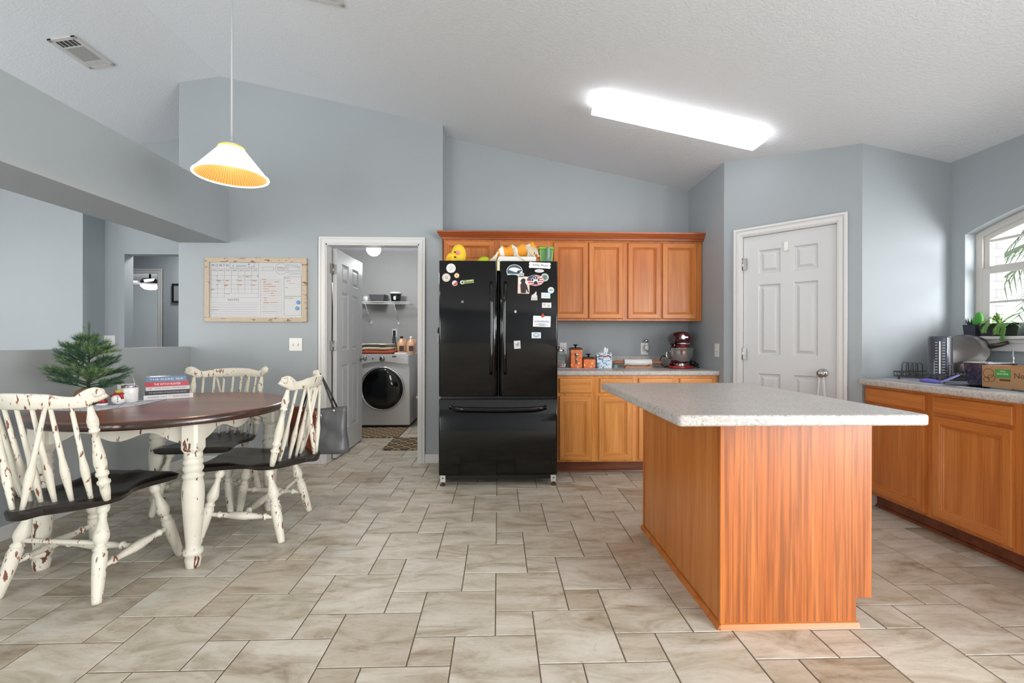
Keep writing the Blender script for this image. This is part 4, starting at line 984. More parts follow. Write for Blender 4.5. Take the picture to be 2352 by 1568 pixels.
# handbag behind chair 2 : one brown tote, half of it greyed, hung from its crest
t=thing('tote_bag','brown leather tote bag with one half greyed hanging behind the right hand chair','bag',(-1.21,3.06,.37))
def leather(n,c): return mat(n,c,.38,bump=.25,bscale=26)
M_brn=leather('brown_leather',(112,54,32)); M_brn_grey=leather('greyed_brown_leather',(92,93,95))
def bagpart(x0,x1,m,side):
    mb=MB(); nx,nz=8,10; 
    def yd(x,z):
        tz=z/.31; d=.055*(1-.55*tz)*math.sqrt(max(0.02,1-(x/.20)**4)); return d
    for s in (-1,1):
        V=[]
        for j in range(nz+1):
            z_=.31*j/nz; wx=1+.10*(1-j/nz)**2-.05*math.sin(PI*j/nz)
            for i in range(nx+1):
                x=(x0+(x1-x0)*i/nx)*wx; zz=z_-(.02*(1-abs(x)/.2) if j==nz else 0)+ (.012*math.sin(x*30) if 2<j<8 else 0)
                V.append((x,s*yd(x,z_)+.006*math.sin(j*1.3+x*25),zz))
        F=[(j*(nx+1)+i,j*(nx+1)+i+1,(j+1)*(nx+1)+i+1,(j+1)*(nx+1)+i) for j in range(nz) for i in range(nx)]
        mb.add(V,F,0,True)
    a=len(mb.v)//2; e=nx if side>0 else 0
    mb.add([mb.v[j*(nx+1)+e] for j in range(nz+1)]+[mb.v[a+j*(nx+1)+e] for j in range(nz+1)],[(j,j+1,nz+2+j,nz+1+j) for j in range(nz)],0,True)
    mb.add([mb.v[i] for i in range(nx+1)]+[mb.v[a+i] for i in range(nx+1)],[(i,i+1,nx+2+i,nx+1+i) for i in range(nx)],0,True)
    mb.build('side_panel',m,t,weld=True,solid=.004,label='brown leather half' if side<0 else 'greyed leather half')
bagpart(-.185,.0,M_brn,-1); bagpart(.0,.185,M_brn_grey,1)
mb=MB()
for y in(-.03,.03): mb.tube([(-.10,y,.30),(-.06,y*.6,.42),(-.01,0,.52),(.0,0,.535),(.015,0,.52),(.06,y*.6,.42),(.11,y,.30)],.006,6)
mb.build('strap',mat('dark_strap',(48,44,44),.5),t)
mb=MB()
for x in(-.10,.11): mb.ell((x,-.034,.285),.010,.004,.010,10,6)
mb.tube([(.02+.016*math.cos(2*PI*k/14),-.048,.25+.016*math.sin(2*PI*k/14)) for k in range(14)],.003,6,closed=True)
mb.build('buckle',M_chrome,t)

# ================================================================ lights (fixtures)
M_tube=mat('fluorescent_diffuser',(250,250,250),.4,emit=(255,255,255),es=5.2)
sl=math.atan(SR); fx=(.69+1.885)/2
t=thing('ceiling_light','long glowing fluorescent wrap light on the sloped ceiling above the island','ceiling light',(fx,3.18,zc(fx)))
Mf=Matrix.Rotation(sl,4,'Y'); Lh=.61/math.cos(0)
mb=MB(); V=[(-Lh,-.10,-.004),(-Lh,.10,-.004),(Lh,.10,-.004),(Lh,-.10,-.004)]
mb.box(-Lh+.02,Lh-.02,-.075,.075,-.022,.0,M=Mf); mb.build('housing',M_trim,t)
mb=MB(); pr=[(-.105,-.018),(-.108,-.032),(-.082,-.075),(-.06,-.082),(.06,-.082),(.082,-.075),(.108,-.032),(.105,-.018)]
n=len(pr); V=[Mf@Vector((x,y,z)) for x in(-Lh,Lh) for y,z in pr]; mb.add(V,[tuple(range(n)),tuple(range(2*n-1,n-1,-1))]+[(i,n+i,n+(i+1)%n,(i+1)%n) for i in range(n)]); mb.build('diffuser',M_tube,t,weld=True)
# pendant
def shadem():
    m,t_,N,L,p=nt('glowing_ribbed_glass_outer'); p.inputs['Base Color'].default_value=S((250,240,215)); p.inputs['Roughness'].default_value=.3
    p.inputs['Emission Color'].default_value=S((255,244,206)); p.inputs['Emission Strength'].default_value=1.5; return m
M_sh_o=shadem(); M_sh_i=mat('amber_ribbed_glass_inner',(60,40,16),.35,emit=(255,200,112),es=.80); M_rim=mat('glass_rim',(255,248,225),.2,emit=(255,244,210),es=1.2)
M_rib=mat('amber_rib',(50,30,12),.35,emit=(226,158,72),es=.80)
px_,py_,zr_=-1.58,2.70,2.085
t=thing('pendant_lamp','cone shaped ribbed glass pendant lamp glowing amber above the round table','pendant lamp',(px_,py_,zr_))
mb=MB(); mb.lathe([(.066,.172),(.075,.160),(.185,.022),(.192,.014)],seg=72,m=0,cap=False); mb.build('glass_shade',M_sh_o,t)
mb=MB(); 
for k in range(144):
    a0=2*PI*k/144; a1=2*PI*(k+1)/144; 
    P=[(r*math.cos(a),r*math.sin(a),z_) for a in(a0,a1) for r,z_ in((.071,.158),(.187,.010))]
    mb.add([P[0],P[1],P[3],P[2]],[(0,1,2,3)],k%2)
mb.build('ribbed_lining',[M_sh_i,M_rib],t)
mb=MB(); mb.tube([(.193*math.cos(2*PI*k/72),.193*math.sin(2*PI*k/72),.008) for k in range(72)],.0062,8,closed=True); mb.build('rim',M_rim,t)
mb=MB(); mb.lathe([(.069,.168),(.070,.176),(.064,.179),(.06,.179)],seg=40,m=0,cap=False); mb.build('collar_ring',mat('amber_ring',(240,190,60),.3,emit=(255,205,60),es=.9),t)
mb=MB(); mb.lathe([(.064,.178),(.058,.190),(.035,.200),(.012,.206),(.010,.225),(.007,.235)],seg=30); mb.build('cap',mat('grey_lamp_cap',(176,178,182),.5),t)
mb=MB(); mb.tube([(0,0,.225),(0,0,zc(px_)-zr_-.01)],.0055,10); mb.lathe([(.055,zc(px_)-zr_-.035),(.06,zc(px_)-zr_-.02),(.06,zc(px_)-zr_+.005)],seg=24); mb.build('cord',mat('pale_grey_cord',(196,198,202),.5),t)
mb=MB(); mb.ell((0,0,.11),.028,.028,.038,16,10); mb.build('bulb',mat('warm_bulb',(255,240,210),.3,emit=(255,225,170),es=6),t)
# ceiling vents
M_vent=mat('vent_white',(196,196,195),.5)
def vent(label,cx_,cy2,w,h,slope,sgn):
    z0=zc(cx_); t=thing('ceiling_vent',label,'air vent',(cx_,cy2,z0)); R_=Matrix.Rotation(sgn*math.atan(slope),4,'Y')
    mb=MB()
    for (a,b,c,d) in ((-w/2,w/2,-h/2,-h/2+.028),(-w/2,w/2,h/2-.028,h/2),(-w/2,-w/2+.028,-h/2,h/2),(w/2-.028,w/2,-h/2,h/2)): mb.box(a,b,c,d,-.010,-.001,M=R_)
    mb.build('frame',M_vent,t); 
    mb=MB(); mb.box(-w/2+.02,w/2-.02,-h/2+.02,h/2-.02,-.003,-.001,M=R_); mb.build('backing',mat('vent_dark',(70,70,70),.8),t)
    mb=MB(); L_=h-.056
    y0=-h/2+.028
    for k in range(9):
        x=-w/2+.036+k*(w-.072)/8; mb.box(x-.0035,x+.0035,y0+L_*.26,y0+L_*.8,-.009,-.003,M=R_)
    for k in range(4): 
        y=y0+L_*.83+k*.016; mb.box(-w/2+.028,w/2-.028,y-.006,y+.006,-.009,-.003,M=R_)
    for k in range(4):
        x=-w/2+.05+k*(w-.1)/3; mb.box(x-.002,x+.002,y0,y0+L_*.24,-.008,-.004,M=R_)
    mb.box(-w/2+.028,w/2-.028,y0+L_*.24,y0+L_*.27,-.0095,-.003,M=R_)
    mb.build('slats',M_vent,t); return t
vent('white louvred ceiling vent at the upper left above the dropped beam',-3.268,3.62,.20,.36,SL,-1)
vent('white ceiling vent cut off by the top edge of the view near the centre',-1.10,2.62,.30,.36,SR,1)

# ================================================================ wall-mounted things
def switch(name,label,P,w=.115,h=.117,kind='double',cat='light switch'):
    """P matrix: local x right, y up, z out"""
    t=bpy.data.objects.new(name,None); COL.objects.link(t); t.matrix_world=P; t.empty_display_size=.02
    XF[t.name]=P.copy(); t['label']=label; t['category']=cat
    mb=MB(); mb.ext(rc_(w,h),0,.006); mb.build('plate',M_white,t,weld=True,bevel=.002)
    if kind=='outlet':
        for y in(-.02,.02):
            mb=MB(); mb.ext(circ(.016,20,1,.85),.006,.0075); 
            for x in(-.006,.006): mb.ext([(x-.001,-.004),(x+.001,-.004),(x+.001,.005),(x-.001,.005)],.0075,.0078,1)
            for i in range(len(mb.v)): mb.v[i]=(mb.v[i][0],mb.v[i][1]+y,mb.v[i][2])
            mb.build('socket',[M_white,M_black],t)
    else:
        xs=(-.023,.023) if kind=='double' else (0,)
        for x in xs:
            mb=MB(); mb.ext([(x-.005,-.012),(x+.005,-.012),(x+.005,.012),(x-.005,.012)],.006,.0068,1); mb.ext([(x-.004,-.002),(x+.004,-.002),(x+.004,.010),(x-.004,.010)],.006,.014)
            mb.build('toggle',[M_white,mat('switch_slot',(150,150,150),.5)],t)
    return t
FB=lambda x,y,z: Matrix.Translation((x,y,z))@Matrix.Rotation(PI/2,4,'X')
switch('light_switch','white double light switch between the calendar board and the laundry door',FB(-1.840,4.13,1.083))
switch('light_switch','white double light switch on the far living room wall behind the little tree',FB(-4.254,5.04,1.11))
switch('wall_outlet','white outlet behind the glass jar beside the fridge',FB(.631,4.38,1.045),.072,.115,'outlet','outlet')
switch('wall_outlet','white outlet behind the plug-in freshener above the rolling pin',FB(1.437,4.38,1.045),.072,.115,'outlet','outlet')
PS=Matrix.Translation((1.875,3.792,1.043))@Matrix.Rotation(-PI/2,4,'Z')@Matrix.Rotation(PI/2,4,'X')
switch('light_switch','white single light switch on the narrow wall left of the pantry door',PS,.072,.115,'single')
t=thing('air_freshener','clear plug-in air freshener with silver cap in the outlet above the rolling pin','air freshener',(1.445,4.355,1.03))
mb=MB(); mb.lathe([(.012,0),(.02,.006),(.022,.03),(.018,.05)],c=(0,-.012,0),seg=18); mb.build('body',M_white,t)
mb=MB(); mb.lathe([(.016,.045),(.02,.055),(.018,.075),(.016,.078)],c=(0,-.012,0),seg=18); mb.build('vial',M_glass,t)
mb=MB(); mb.lathe([(.015,.078),(.015,.104),(.01,.108)],c=(0,-.012,0),seg=18); mb.build('cap',M_chrome,t)
mb=MB(); mb.tube([(-.012,-.022,.008),(0,-.036,-.006),(.012,-.034,-.012),(.004,-.03,-.02),(-.006,-.03,-.015)],.003,6); mb.build('leaf_trim',M_dkmetal,t)
# calendar board
t=thing('calendar_board','framed month planner whiteboard with handwriting on the blue grey wall','whiteboard',(-2.189,4.13,1.575))
W_,H_=.904,.578
def bp(cx,cy): # crop pixels -> local (x,z)
    return ((cx-120)/2105*W_-W_/2, H_/2-((cy-90-58*(cx-120)/2105)/1315)*H_)
M_bfr=chipped('whitewashed_barn_wood',(190,174,152),(140,114,92),.60,k=(9,9,34),scale=1.3,rough=.8)
mb=MB(); a=.04
for (x0,x1,z0,z1) in ((-W_/2,W_/2,H_/2-a,H_/2),(-W_/2,W_/2,-H_/2,-H_/2+a),(-W_/2,-W_/2+a,-H_/2+a,H_/2-a),(W_/2-a,W_/2,-H_/2+a,H_/2-a)): mb.box(x0,x1,-.022,0,z0,z1)
mb.build('frame',M_bfr,t,bevel=.002)
mb=MB(); mb.box(-W_/2+a-.002,W_/2-a+.002,-.010,-.001,-H_/2+a-.002,H_/2-a+.002); mb.build('board',mat('planner_sheet',(182,183,184),.35),t)
mb=MB(); YB=-.0102
def ln(p,q,w=.0012,dy=0):
    p=Vector(bp(*p)) ;q=Vector(bp(*q)); d=(q-p).normalized(); n=Vector((-d.y,d.x))*w/2
    V=[(c.x,YB-dy-.0004,c.y) for c in (p-n,q-n,q+n,p+n)]; V+= [(x,YB,z) for x,_,z in V]; mb.add(V,[(0,1,2,3),(0,4,5,1),(1,5,6,2),(2,6,7,3),(3,7,4,0)])
xs=[240,375,515,655,797,935,1077,1218]; dy=58/2105
def hh(y,x0,x1,w=.0012): ln((x0,y+x0*dy-3),(x1,y+x1*dy-3),w)
for y in (322,360,452,545,635,727,818): hh(y,235,1220)
hh(905,235,1220)
for i,x in enumerate(xs): ln((x,322+x*dy),(x,(818 if 2<i<7 else 905)+x*dy))
for y in range(1012,1330,46): hh(y,240,1215,.0011)
for y in range(540,1300,46): hh(y,1290,1715,.0011)
for (x0,x1,y0,y1) in ((1750,2110,470,870),(1750,2110,880,1270),(625,1220,185,300)):
    hh(y0,x0,x1,.0018);hh(y1,x0,x1,.0018); ln((x0,y0+x0*dy),(x0,y1+x0*dy),.0018); ln((x1,y0+x1*dy),(x1,y1+x1*dy),.0018)
cc=bp(1685,352); mb.tube([(cc[0]+.051*math.cos(2*PI*k/40),YB,cc[1]+.051*math.sin(2*PI*k/40)) for k in range(40)],.0009,4,closed=True)
for pts in ([(1280,305),(1530,312),(1530,388),(1280,382),(1325,345),(1280,305)],[(1830,320),(2080,328),(2045,365),(2080,402),(1830,394),(1830,320)]):
    for p_,q_ in zip(pts[:-1],pts[1:]): ln(p_,q_,.0016)
FT=lambda x,z: Matrix.Translation((x,YB-.0002,z))@Matrix.Rotation(PI/2,4,'X')
for txt,cx_,cy2,wid,sz in (('M O N T H',425,258,.145,.034),('NOTES',700,970,.098,.026),('THINGS',1685,332,.080,.021),('TO DO',1685,385,.072,.021),('FUTURE',580,846,.035,.010),('MEALS',1815,545,.05,.011),('UPCOMING',1860,962,.075,.011)):
    q=bp(cx_,cy2); mb.text(txt,sz,FT(*q),0,width=wid)
for i,d_ in enumerate(('SUNDAY','MONDAY','TUESDAY','WEDNESDAY','THURSDAY','FRIDAY','SATURDAY')):
    q=bp((xs[i]+xs[i+1])/2,345+xs[i]*dy); mb.text(d_,.008,FT(*q),0,width=.034)
for k in range(17):
    q=bp(1258,575+k*46.5); mb.tube([(q[0]+.0035*math.cos(2*PI*j/8),YB,q[1]+.0035*math.sin(2*PI*j/8)) for j in range(8)],.0007,4,closed=True)
mb.build('printed_layout',mat('printed_grey_ink',(104,104,106),.6),t)
random.seed(5)
def scribble(mb,cx_,cy2,w,h,r=.0011,n=None):
    n=n or max(6,int(w/11)); P_=[]
    for k in range(n+1):
        x,z_=bp(cx_+w*k/n,cy2+(h if k%2 else 0)*random.uniform(.5,1)); P_.append((x,YB-.0006,z_))
    mb.tube(P_,r,4)
def scr(name,c,L_,r=.0012):
    mb=MB()
    for a in L_: scribble(mb,*a,r=r)
    mb.build(name,mat('marker_ink_'+name,c,.5),t,label=name.replace('_',' '))
scr('orange_handwriting',(236,146,100),[(955,480,60,40),(385,560,60,30),(535,558,65,32),(815,568,65,28),(1095,575,80,30),(522,650,70,40),(808,655,72,42),(1090,668,65,30),(245,735,70,28),(1290,552,85,25),(1325,608,40,22),(1565,608,80,25),(1322,655,165,22),(1322,702,245,20),(1322,750,100,20),(1325,797,120,20),(1480,797,105,20),(1478,845,50,18),(1478,893,80,18),(1325,935,65,20),(1325,985,60,18),(1325,1032,115,22),(1470,1032,150,22)],.0018)
scr('blue_handwriting',(132,192,214),[(755,262,205,50),(1805,268,70,26),(1890,275,140,20),(1950,305,120,22),(1805,412,100,24),(1925,418,110,18),(1855,455,225,22),(680,262,30,24),(1005,232,28,36),(1112,282,28,30),(345,468,15,16),(905,478,14,18),(1040,480,20,18),(1190,486,22,18),(350,556,14,16),(485,558,18,18),(770,566,16,16),(1045,572,18,14),(350,648,18,14),(770,655,16,14),(1050,662,14,14)])
scr('pink_handwriting',(218,176,204),[(390,602,70,12),(1790,592,90,40),(1850,650,120,18),(1780,735,45,20),(258,1100,120,14),(258,1150,140,40),(1120,235,24,20),(1065,300,24,18),(250,1240,90,12)])
scr('green_handwriting',(180,210,124),[(1308,1122,80,16),(1320,1220,110,18),(1435,1220,190,20),(1008,292,26,24),(640,298,60,14),(820,500,40,20)])
for (cx_,cy2,l_) in ((2047,1052,'upper'),(2025,1175,'lower')):
    q=bp(cx_,cy2); mb=MB(); mb.lathe([(.016,0),(.016,.008),(.013,.010)],seg=20,M=Matrix.Translation((-2.189+q[0],4.13-.0105,1.575+q[1]))@Matrix.Rotation(PI/2,4,'X')); o=mb.build('magnet',fm_((92,138,196))); tag(setorigin(o),'round blue magnet on the calendar board, %s of the two'%l_,'magnet')
# picture frame on the hall wall
t=thing('picture_frame','black framed picture on the hallway wall seen past the edge of the back wall','picture frame',(-4.20,6.085,1.74))
mb=MB()
for (x0,x1,z0,z1) in ((-.13,.13,.105,.125),(-.13,.13,-.125,-.105),(-.13,-.11,-.105,.105),(.11,.13,-.105,.105)): mb.box(x0,x1,-.01,.013,z0,z1)
mb.build('frame',M_black,t); mb=MB(); mb.box(-.11,.11,.0,.008,-.105,.105); mb.build('print',mat('grey_print',(140,142,146),.5),t)
# ceiling fan in the bedroom
t=thing('ceiling_fan','dark ceiling fan with a glowing light in the bedroom past the hall','ceiling fan',(-6.3,8.3,2.05))
mb=MB(); mb.lathe([(.015,.13),(.015,.34),(.07,.36),(.07,.39)],seg=16); mb.lathe([(.05,.06),(.13,.08),(.15,.11),(.12,.16),(.03,.18)],seg=24); mb.build('motor',M_dkmetal,t)
mb=MB(); mb.lathe([(.01,-.03),(.08,-.02),(.13,.02),(.14,.05),(.05,.06)],seg=24); mb.build('light_bowl',mat('fan_bowl_glow',(250,250,250),.3,emit=(255,255,255),es=5),t)
for k in range(5):
    a=2*PI*k/5+.35; mb=MB(); mb.ext([(.10,-.02),(.2,-.06),(.6,-.075),(.64,0),(.6,.075),(.2,.06),(.10,.02)],.10,.108,M=Matrix.Rotation(a,4,'Z')@Matrix.Rotation(.2,4,'X')); mb.build('blade',mat('fan_blade_%d'%k,(84,84,88),.5),t)
# ================================================================ laundry room
M_wash=mat('washer_white',(214,214,214),.25,coat=.3)
t=thing('washing_machine','white front loading washing machine with round black door in the laundry room','washing machine',(-1.49,6.15,0))
wx0,wx1,wy=-1.835,-1.14,5.79
mb=MB(); mb.box(wx0,wx1,wy+.012,6.52,.03,.94); mb.build('body',M_wash,t,world=True,bevel=.01,bseg=3)
mb=MB(); mb.box(wx0+.02,wx1-.02,wy+.03,6.5,0,.03); mb.build('base',M_black,t,world=True)
Mw=Matrix.Translation((-1.487,wy+.012,.50))@Matrix.Rotation(PI/2,4,'X')
mb=MB(); 
# control fascia with curved lower edge
n=16; pts=[(wx0+.01,.94),(wx1-.01,.94)]+[(wx1-.01-(wx1-wx0-.02)*k/n,.80+.045*math.sin(PI*k/n)) for k in range(n+1)]
mb.ext([(x,z) for x,z in pts],0,.016,M=Matrix(((1,0,0,0),(0,0,-1,wy+.012),(0,1,0,0),(0,0,0,1)))); mb.build('control_panel',M_wash,t,world=True,weld=True,bevel=.004)
mb=MB(); mb.lathe([(.285,0),(.285,.02),(.268,.03),(.262,.022)],seg=64,M=Mw,cap=False); mb.build('door_ring',M_chrome,t,world=True)
mb=MB(); mb.lathe([(.264,.0),(.264,.022),(.22,.034),(.12,.042),(.001,.045)],seg=64,M=Mw,cap=False); mb.build('door',mat('black_door_glass',(10,10,11),.06,spec=.7),t,world=True)
mb=MB(); mb.lathe([(.034,0),(.034,.012),(.026,.024),(.001,.026)],c=(0,.385,.016),seg=30,M=Mw); mb.build('dial',M_metal,t,world=True)
mb=MB(); mb.box(-1.36,-1.31,wy-.006,wy-.002,.905,.918); mb.lathe([(.008,0),(.008,.003)],c=(-.12,.385,.016),seg=14,M=Mw); mb.build('indicator',M_black,t,world=True)
mb=MB(); mb.box(-1.25,-1.16,wy-.006,wy,.82,.90); mb.build('detergent_drawer',M_wash,t,world=True,bevel=.003)
# towels folded on washer (each its own)
random.seed(2)
def towel(lab,x0,x1,z,h,c,seed):
    mb=MB(); nx=24; V=[]; sec=[]
    for i in range(nx+1):
        x=x0+(x1-x0)*i/nx; w=.003*math.sin(x*22)+.002*math.sin(x*47); e=1 if 0<i<nx else .55
        for (yy,zz) in ((5.86,h*.5),(5.868,h*.12),(5.90,0),(6.2,0),(6.22,h*.5),(6.2,h),(5.9,h),(5.868,h*.88)):
            V.append((x,yy+w*.6,z+h*.5+(zz-h*.5)*e+(w if zz>h*.4 else w*.5)))
    F=[(i*8+k,i*8+(k+1)%8,(i+1)*8+(k+1)%8,(i+1)*8+k) for i in range(nx) for k in range(8)]+[tuple(range(7,-1,-1)),tuple(range(nx*8,nx*8+8))]
    mb.add(V,F,0,True); o=mb.build('folded_towel',mat('towel_%d'%seed,c,.95,bump=.5,bscale=220),weld=True); tag(setorigin(o),lab,'towel','folded towels on the washing machine'); return o
towel('rust orange folded towel at the bottom of the pile on the washing machine',-1.83,-1.37,.945,.046,(176,86,54),1)
towel('cream folded towel above the rust one, second from the bottom of the pile',-1.85,-1.40,.994,.042,(224,204,180),2)
towel('sage green folded towel, second from the top of the pile on the washing machine',-1.85,-1.40,1.039,.016,(112,124,100),3)
towel('pale cream folded towel on the very top of the pile on the washing machine',-1.84,-1.42,1.058,.016,(222,208,188),4)
def jug(lab,x,y,z,cap):
    t=thing('detergent_jug',lab,'bottle',(x,y,z),0,'peach coloured jugs on the washing machine')
    mb=MB(); mb.lathe([(.052,0),(.060,.008),(.060,.10),(.058,.125),(.045,.16),(.024,.19),(.018,.20),(.018,.212)],seg=22); mb.build('body',mat('peach_translucent',(226,178,138),.3,coat=.3),t)
    mb=MB(); mb.tube([(.022,0,.19),(.048,0,.185),(.062,0,.15),(.060,0,.115)],.008,8); mb.build('handle',mat('peach_handle',(226,178,138),.3),t)
    mb=MB(); mb.lathe([(.019,.205),(.020,.208),(.020,.232),(.016,.234)],seg=18); mb.build('cap',cap,t)
    mb=MB(); mb.ext([(-.03,-.035),(.03,-.035),(.03,.035),(-.03,.035)],.0,.003,M=Matrix.Translation((.012,-.0585,.07))@Matrix.Rotation(PI/2,4,'X')); mb.build('label',mat('dark_wine_label',(70,48,54),.5),t)
jug('peach liquid jug with a black cap, left of the two on the washing machine',-1.305,6.08,.941,M_black)
jug('peach liquid jug with a white cap, right of the two on the washing machine',-1.178,6.08,.941,M_white)
mb=MB(); mb.box(-1.36,-1.20,5.90,6.00,.941,.957); o=mb.build('folded_cloth',M_paper,bevel=.004); tag(setorigin(o),'small white folded cloth on the front of the washing machine top','cloth')
# outlet and black plug cords
switch('wall_outlet','white outlet with black plugs behind the washing machine',FB(-1.52,6.62,1.225),.075,.12,'outlet','outlet')
mb=MB(); mb.box(-1.535,-1.505,6.57,6.609,1.23,1.26); mb.box(-1.535,-1.505,6.57,6.609,1.19,1.215); mb.tube([(-1.525,6.575,1.24),(-1.53,6.55,1.15),(-1.525,6.54,1.0),(-1.50,6.56,.80)],.007,8); mb.tube([(-1.515,6.575,1.20),(-1.50,6.55,1.1),(-1.47,6.54,1.0),(-1.46,6.56,.80)],.006,8)
o=mb.build('power_cord',M_black); tag(setorigin(o),'black power plugs and cords hanging down behind the washing machine','cord')
# wire shelf
t=thing('wire_shelf','white wire shelf on the back wall of the laundry room','shelf',(-1.9,6.45,1.66))
mb=MB(); sy0,sy1=6.28,6.61
for k in range(58): x=-2.49+k*.0215; mb.tube([(x,sy0,1.655),(x,sy1,1.655)],.002,4)
for k in range(12): x=-2.49+k*.112; 
for y,z in ((sy0,1.655),(sy0,1.625),(sy1,1.655),(6.45,1.652)): mb.tube([(-2.495,y,z),(-1.245,y,z)],.0035,6)
for k in range(58): x=-2.49+k*.0215; mb.tube([(x,sy0,1.655),(x,sy0,1.625)],.002,4)
mb.build('wire_deck',M_white,t,world=True)
for x in (-1.86,-1.46):
    mb=MB(); mb.tube([(x,sy0+.01,1.64),(x,6.61,1.38)],.005,6); mb.box(x-.012,x+.012,6.60,6.62,1.35,1.40); mb.build('bracket',M_white,t,world=True)
t=thing('storage_bin','dark grey shallow lidded bin on the laundry wire shelf','bin',(-1.70,6.42,1.66))
mb=MB(); mb.hexa([(-.085,-.10,0),(.085,-.10,0),(.085,.10,0),(-.085,.10,0)],[(-.105,-.12,.09),(.105,-.12,.09),(.105,.12,.09),(-.105,.12,.09)]); mb.build('tub',mat('bin_grey',(84,84,86),.4),t)
mb=MB(); mb.box(-.112,.112,-.127,.127,.09,.105); mb.build('lid',mat('bin_lid',(120,120,122),.4),t,bevel=.004)
t=thing('plastic_tub','black round tub with a white lid on the laundry wire shelf','tub',(-1.46,6.42,1.66))
mb=MB(); mb.lathe([(.06,0),(.076,.115)],seg=24); mb.build('tub',M_black,t); mb=MB(); mb.lathe([(.082,.115),(.082,.135),(.076,.14)],seg=24); mb.build('lid',M_white,t)
mb=MB(); mb.box(-.016,.016,-.078,-.070,.03,.075); mb.build('label',M_paper,t)
mb=MB(); mb.ell((-1.885,6.44,1.705),.045,.045,.045,18,12); o=mb.build('ball',M_white); tag(setorigin(o),'white ball at the left end of the laundry shelf by the door','ball')
# globe lamp
t=thing('globe_lamp','glowing white globe lamp hanging from the laundry ceiling','lamp',(-1.52,5.5,2.14))
mb=MB(); mb.ell((0,0,.085),.086,.086,.082,24,14); mb.build('globe',mat('globe_glow',(255,252,246),.3,emit=(255,250,240),es=4),t)
mb=MB(); mb.lathe([(.05,.165),(.06,.18),(.06,.27)],seg=20); mb.build('fitting',M_white,t)
# hanging garments over the door
random.seed(9)
t=thing('closet_rod','metal closet rod on the left side of the laundry room','rod',(-2.2,5.4,1.98))
mb=MB(); mb.tube([(-2.2,4.255,1.98),(-2.2,6.61,1.98)],.012,10); mb.build('rod',M_metal,t,world=True)
gc=[((96,96,98),'grey'),((130,130,130),'pale grey'),((70,70,72),'charcoal'),((150,148,146),'light grey'),((84,82,84),'dark grey'),((118,118,120),'mid grey')]
for i,(c,nme) in enumerate(gc):
    y=4.5+i*.3; t=thing('hanging_shirt','%s shirt hanging on the closet rod, number %d from the doorway'%(nme,i+1),'shirt',(-2.2,y,.95),0,'shirts on the closet rod'); 
    t['label']='%s shirt hanging on the laundry closet rod behind the open door'%nme
    mb=MB(); P=[(-.24,.0),(-.25,.45),(-.23,.85),(-.05,.95),(.05,.95),(.23,.85),(.25,.45),(.24,0)]
    V=[];n=len(P)
    for s in(-1,1):
        for x,z in P: V.append((x,s*(.045-.02*z)+.01*math.sin(x*20),z))
    mb.add(V,[tuple(range(n)),tuple(range(2*n-1,n-1,-1))]+[(k,n+k,n+(k+1)%n,(k+1)%n) for k in range(n)]); mb.build('fabric',mat('shirt_%d'%i,c,.9,bump=.4,bscale=18),t)
    mb=MB(); mb.tube([(0,0,.94),(0,0,1.02),(.015,0,1.045),(.0,0,1.06),(-.012,0,1.045)],.003,6); mb.build('hanger',M_metal,t)
t=thing('laundry_basket','white plastic laundry basket half hidden by the right side of the laundry doorway','basket',(-.86,5.95,0))
mb=MB(); mb.lathe([(.15,0),(.20,.36),(.225,.365),(.225,.385),(.195,.375),(.145,.01),(.01,.01)],seg=28,cap=False); mb.lathe([(.01,.0),(.15,.0)],seg=28,cap=False); mb.build('tub',M_white,t)
# rugs with a lattice pattern
def rugmat(sc,base,lines):
    m,t_,N,L,p=nt('lattice_rug_%d'%int(sc*10)); tc=N.new('ShaderNodeTexCoord'); mp=N.new('ShaderNodeMapping'); mp.inputs['Rotation'].default_value=(0,0,PI/4); mp.inputs['Scale'].default_value=(sc,sc*1.0,1); L.new(tc.outputs['Object'],mp.inputs[0])
    sp=N.new('ShaderNodeSeparateXYZ'); L.new(mp.outputs[0],sp.inputs[0]); outs=[]
    for k in (0,1):
        pp=N.new('ShaderNodeMath'); pp.operation='PINGPONG'; pp.inputs[1].default_value=.5; L.new(sp.outputs[k],pp.inputs[0])
        a=N.new('ShaderNodeMath'); a.operation='SUBTRACT'; a.inputs[1].default_value=.25; L.new(pp.outputs[0],a.inputs[0]); b=N.new('ShaderNodeMath'); b.operation='ABSOLUTE'; L.new(a.outputs[0],b.inputs[0]); outs.append(b)
    mn=N.new('ShaderNodeMath'); mn.operation='MINIMUM'; L.new(outs[0].outputs[0],mn.inputs[0]); L.new(outs[1].outputs[0],mn.inputs[1])
    c=ramp(N,L,mn.outputs[0],[(.05,lines),(.07,base),(.15,base),(.17,lines),(.19,lines),(.2,base)]); L.new(c,p.inputs['Base Color']); p.inputs['Roughness'].default_value=1; return m
mb=MB(); mb.box(-2.0,-1.15,5.19,5.765,.001,.010); o=mb.build('rug',rugmat(5.5,(72,54,40),(176,152,118)),bevel=.003); tag(setorigin(o),'dark brown trellis patterned rug directly in front of the washing machine','rug')
mb=MB(); mb.ext([(-1.19,4.60),(-.56,4.60),(-.56,5.17),(-1.19,5.17)],.001,.010); o=mb.build('rug',rugmat(4.2,(52,42,36),(170,148,116)),bevel=.003); tag(setorigin(o),'black and tan lattice rug on the right just inside the laundry doorway','rug')

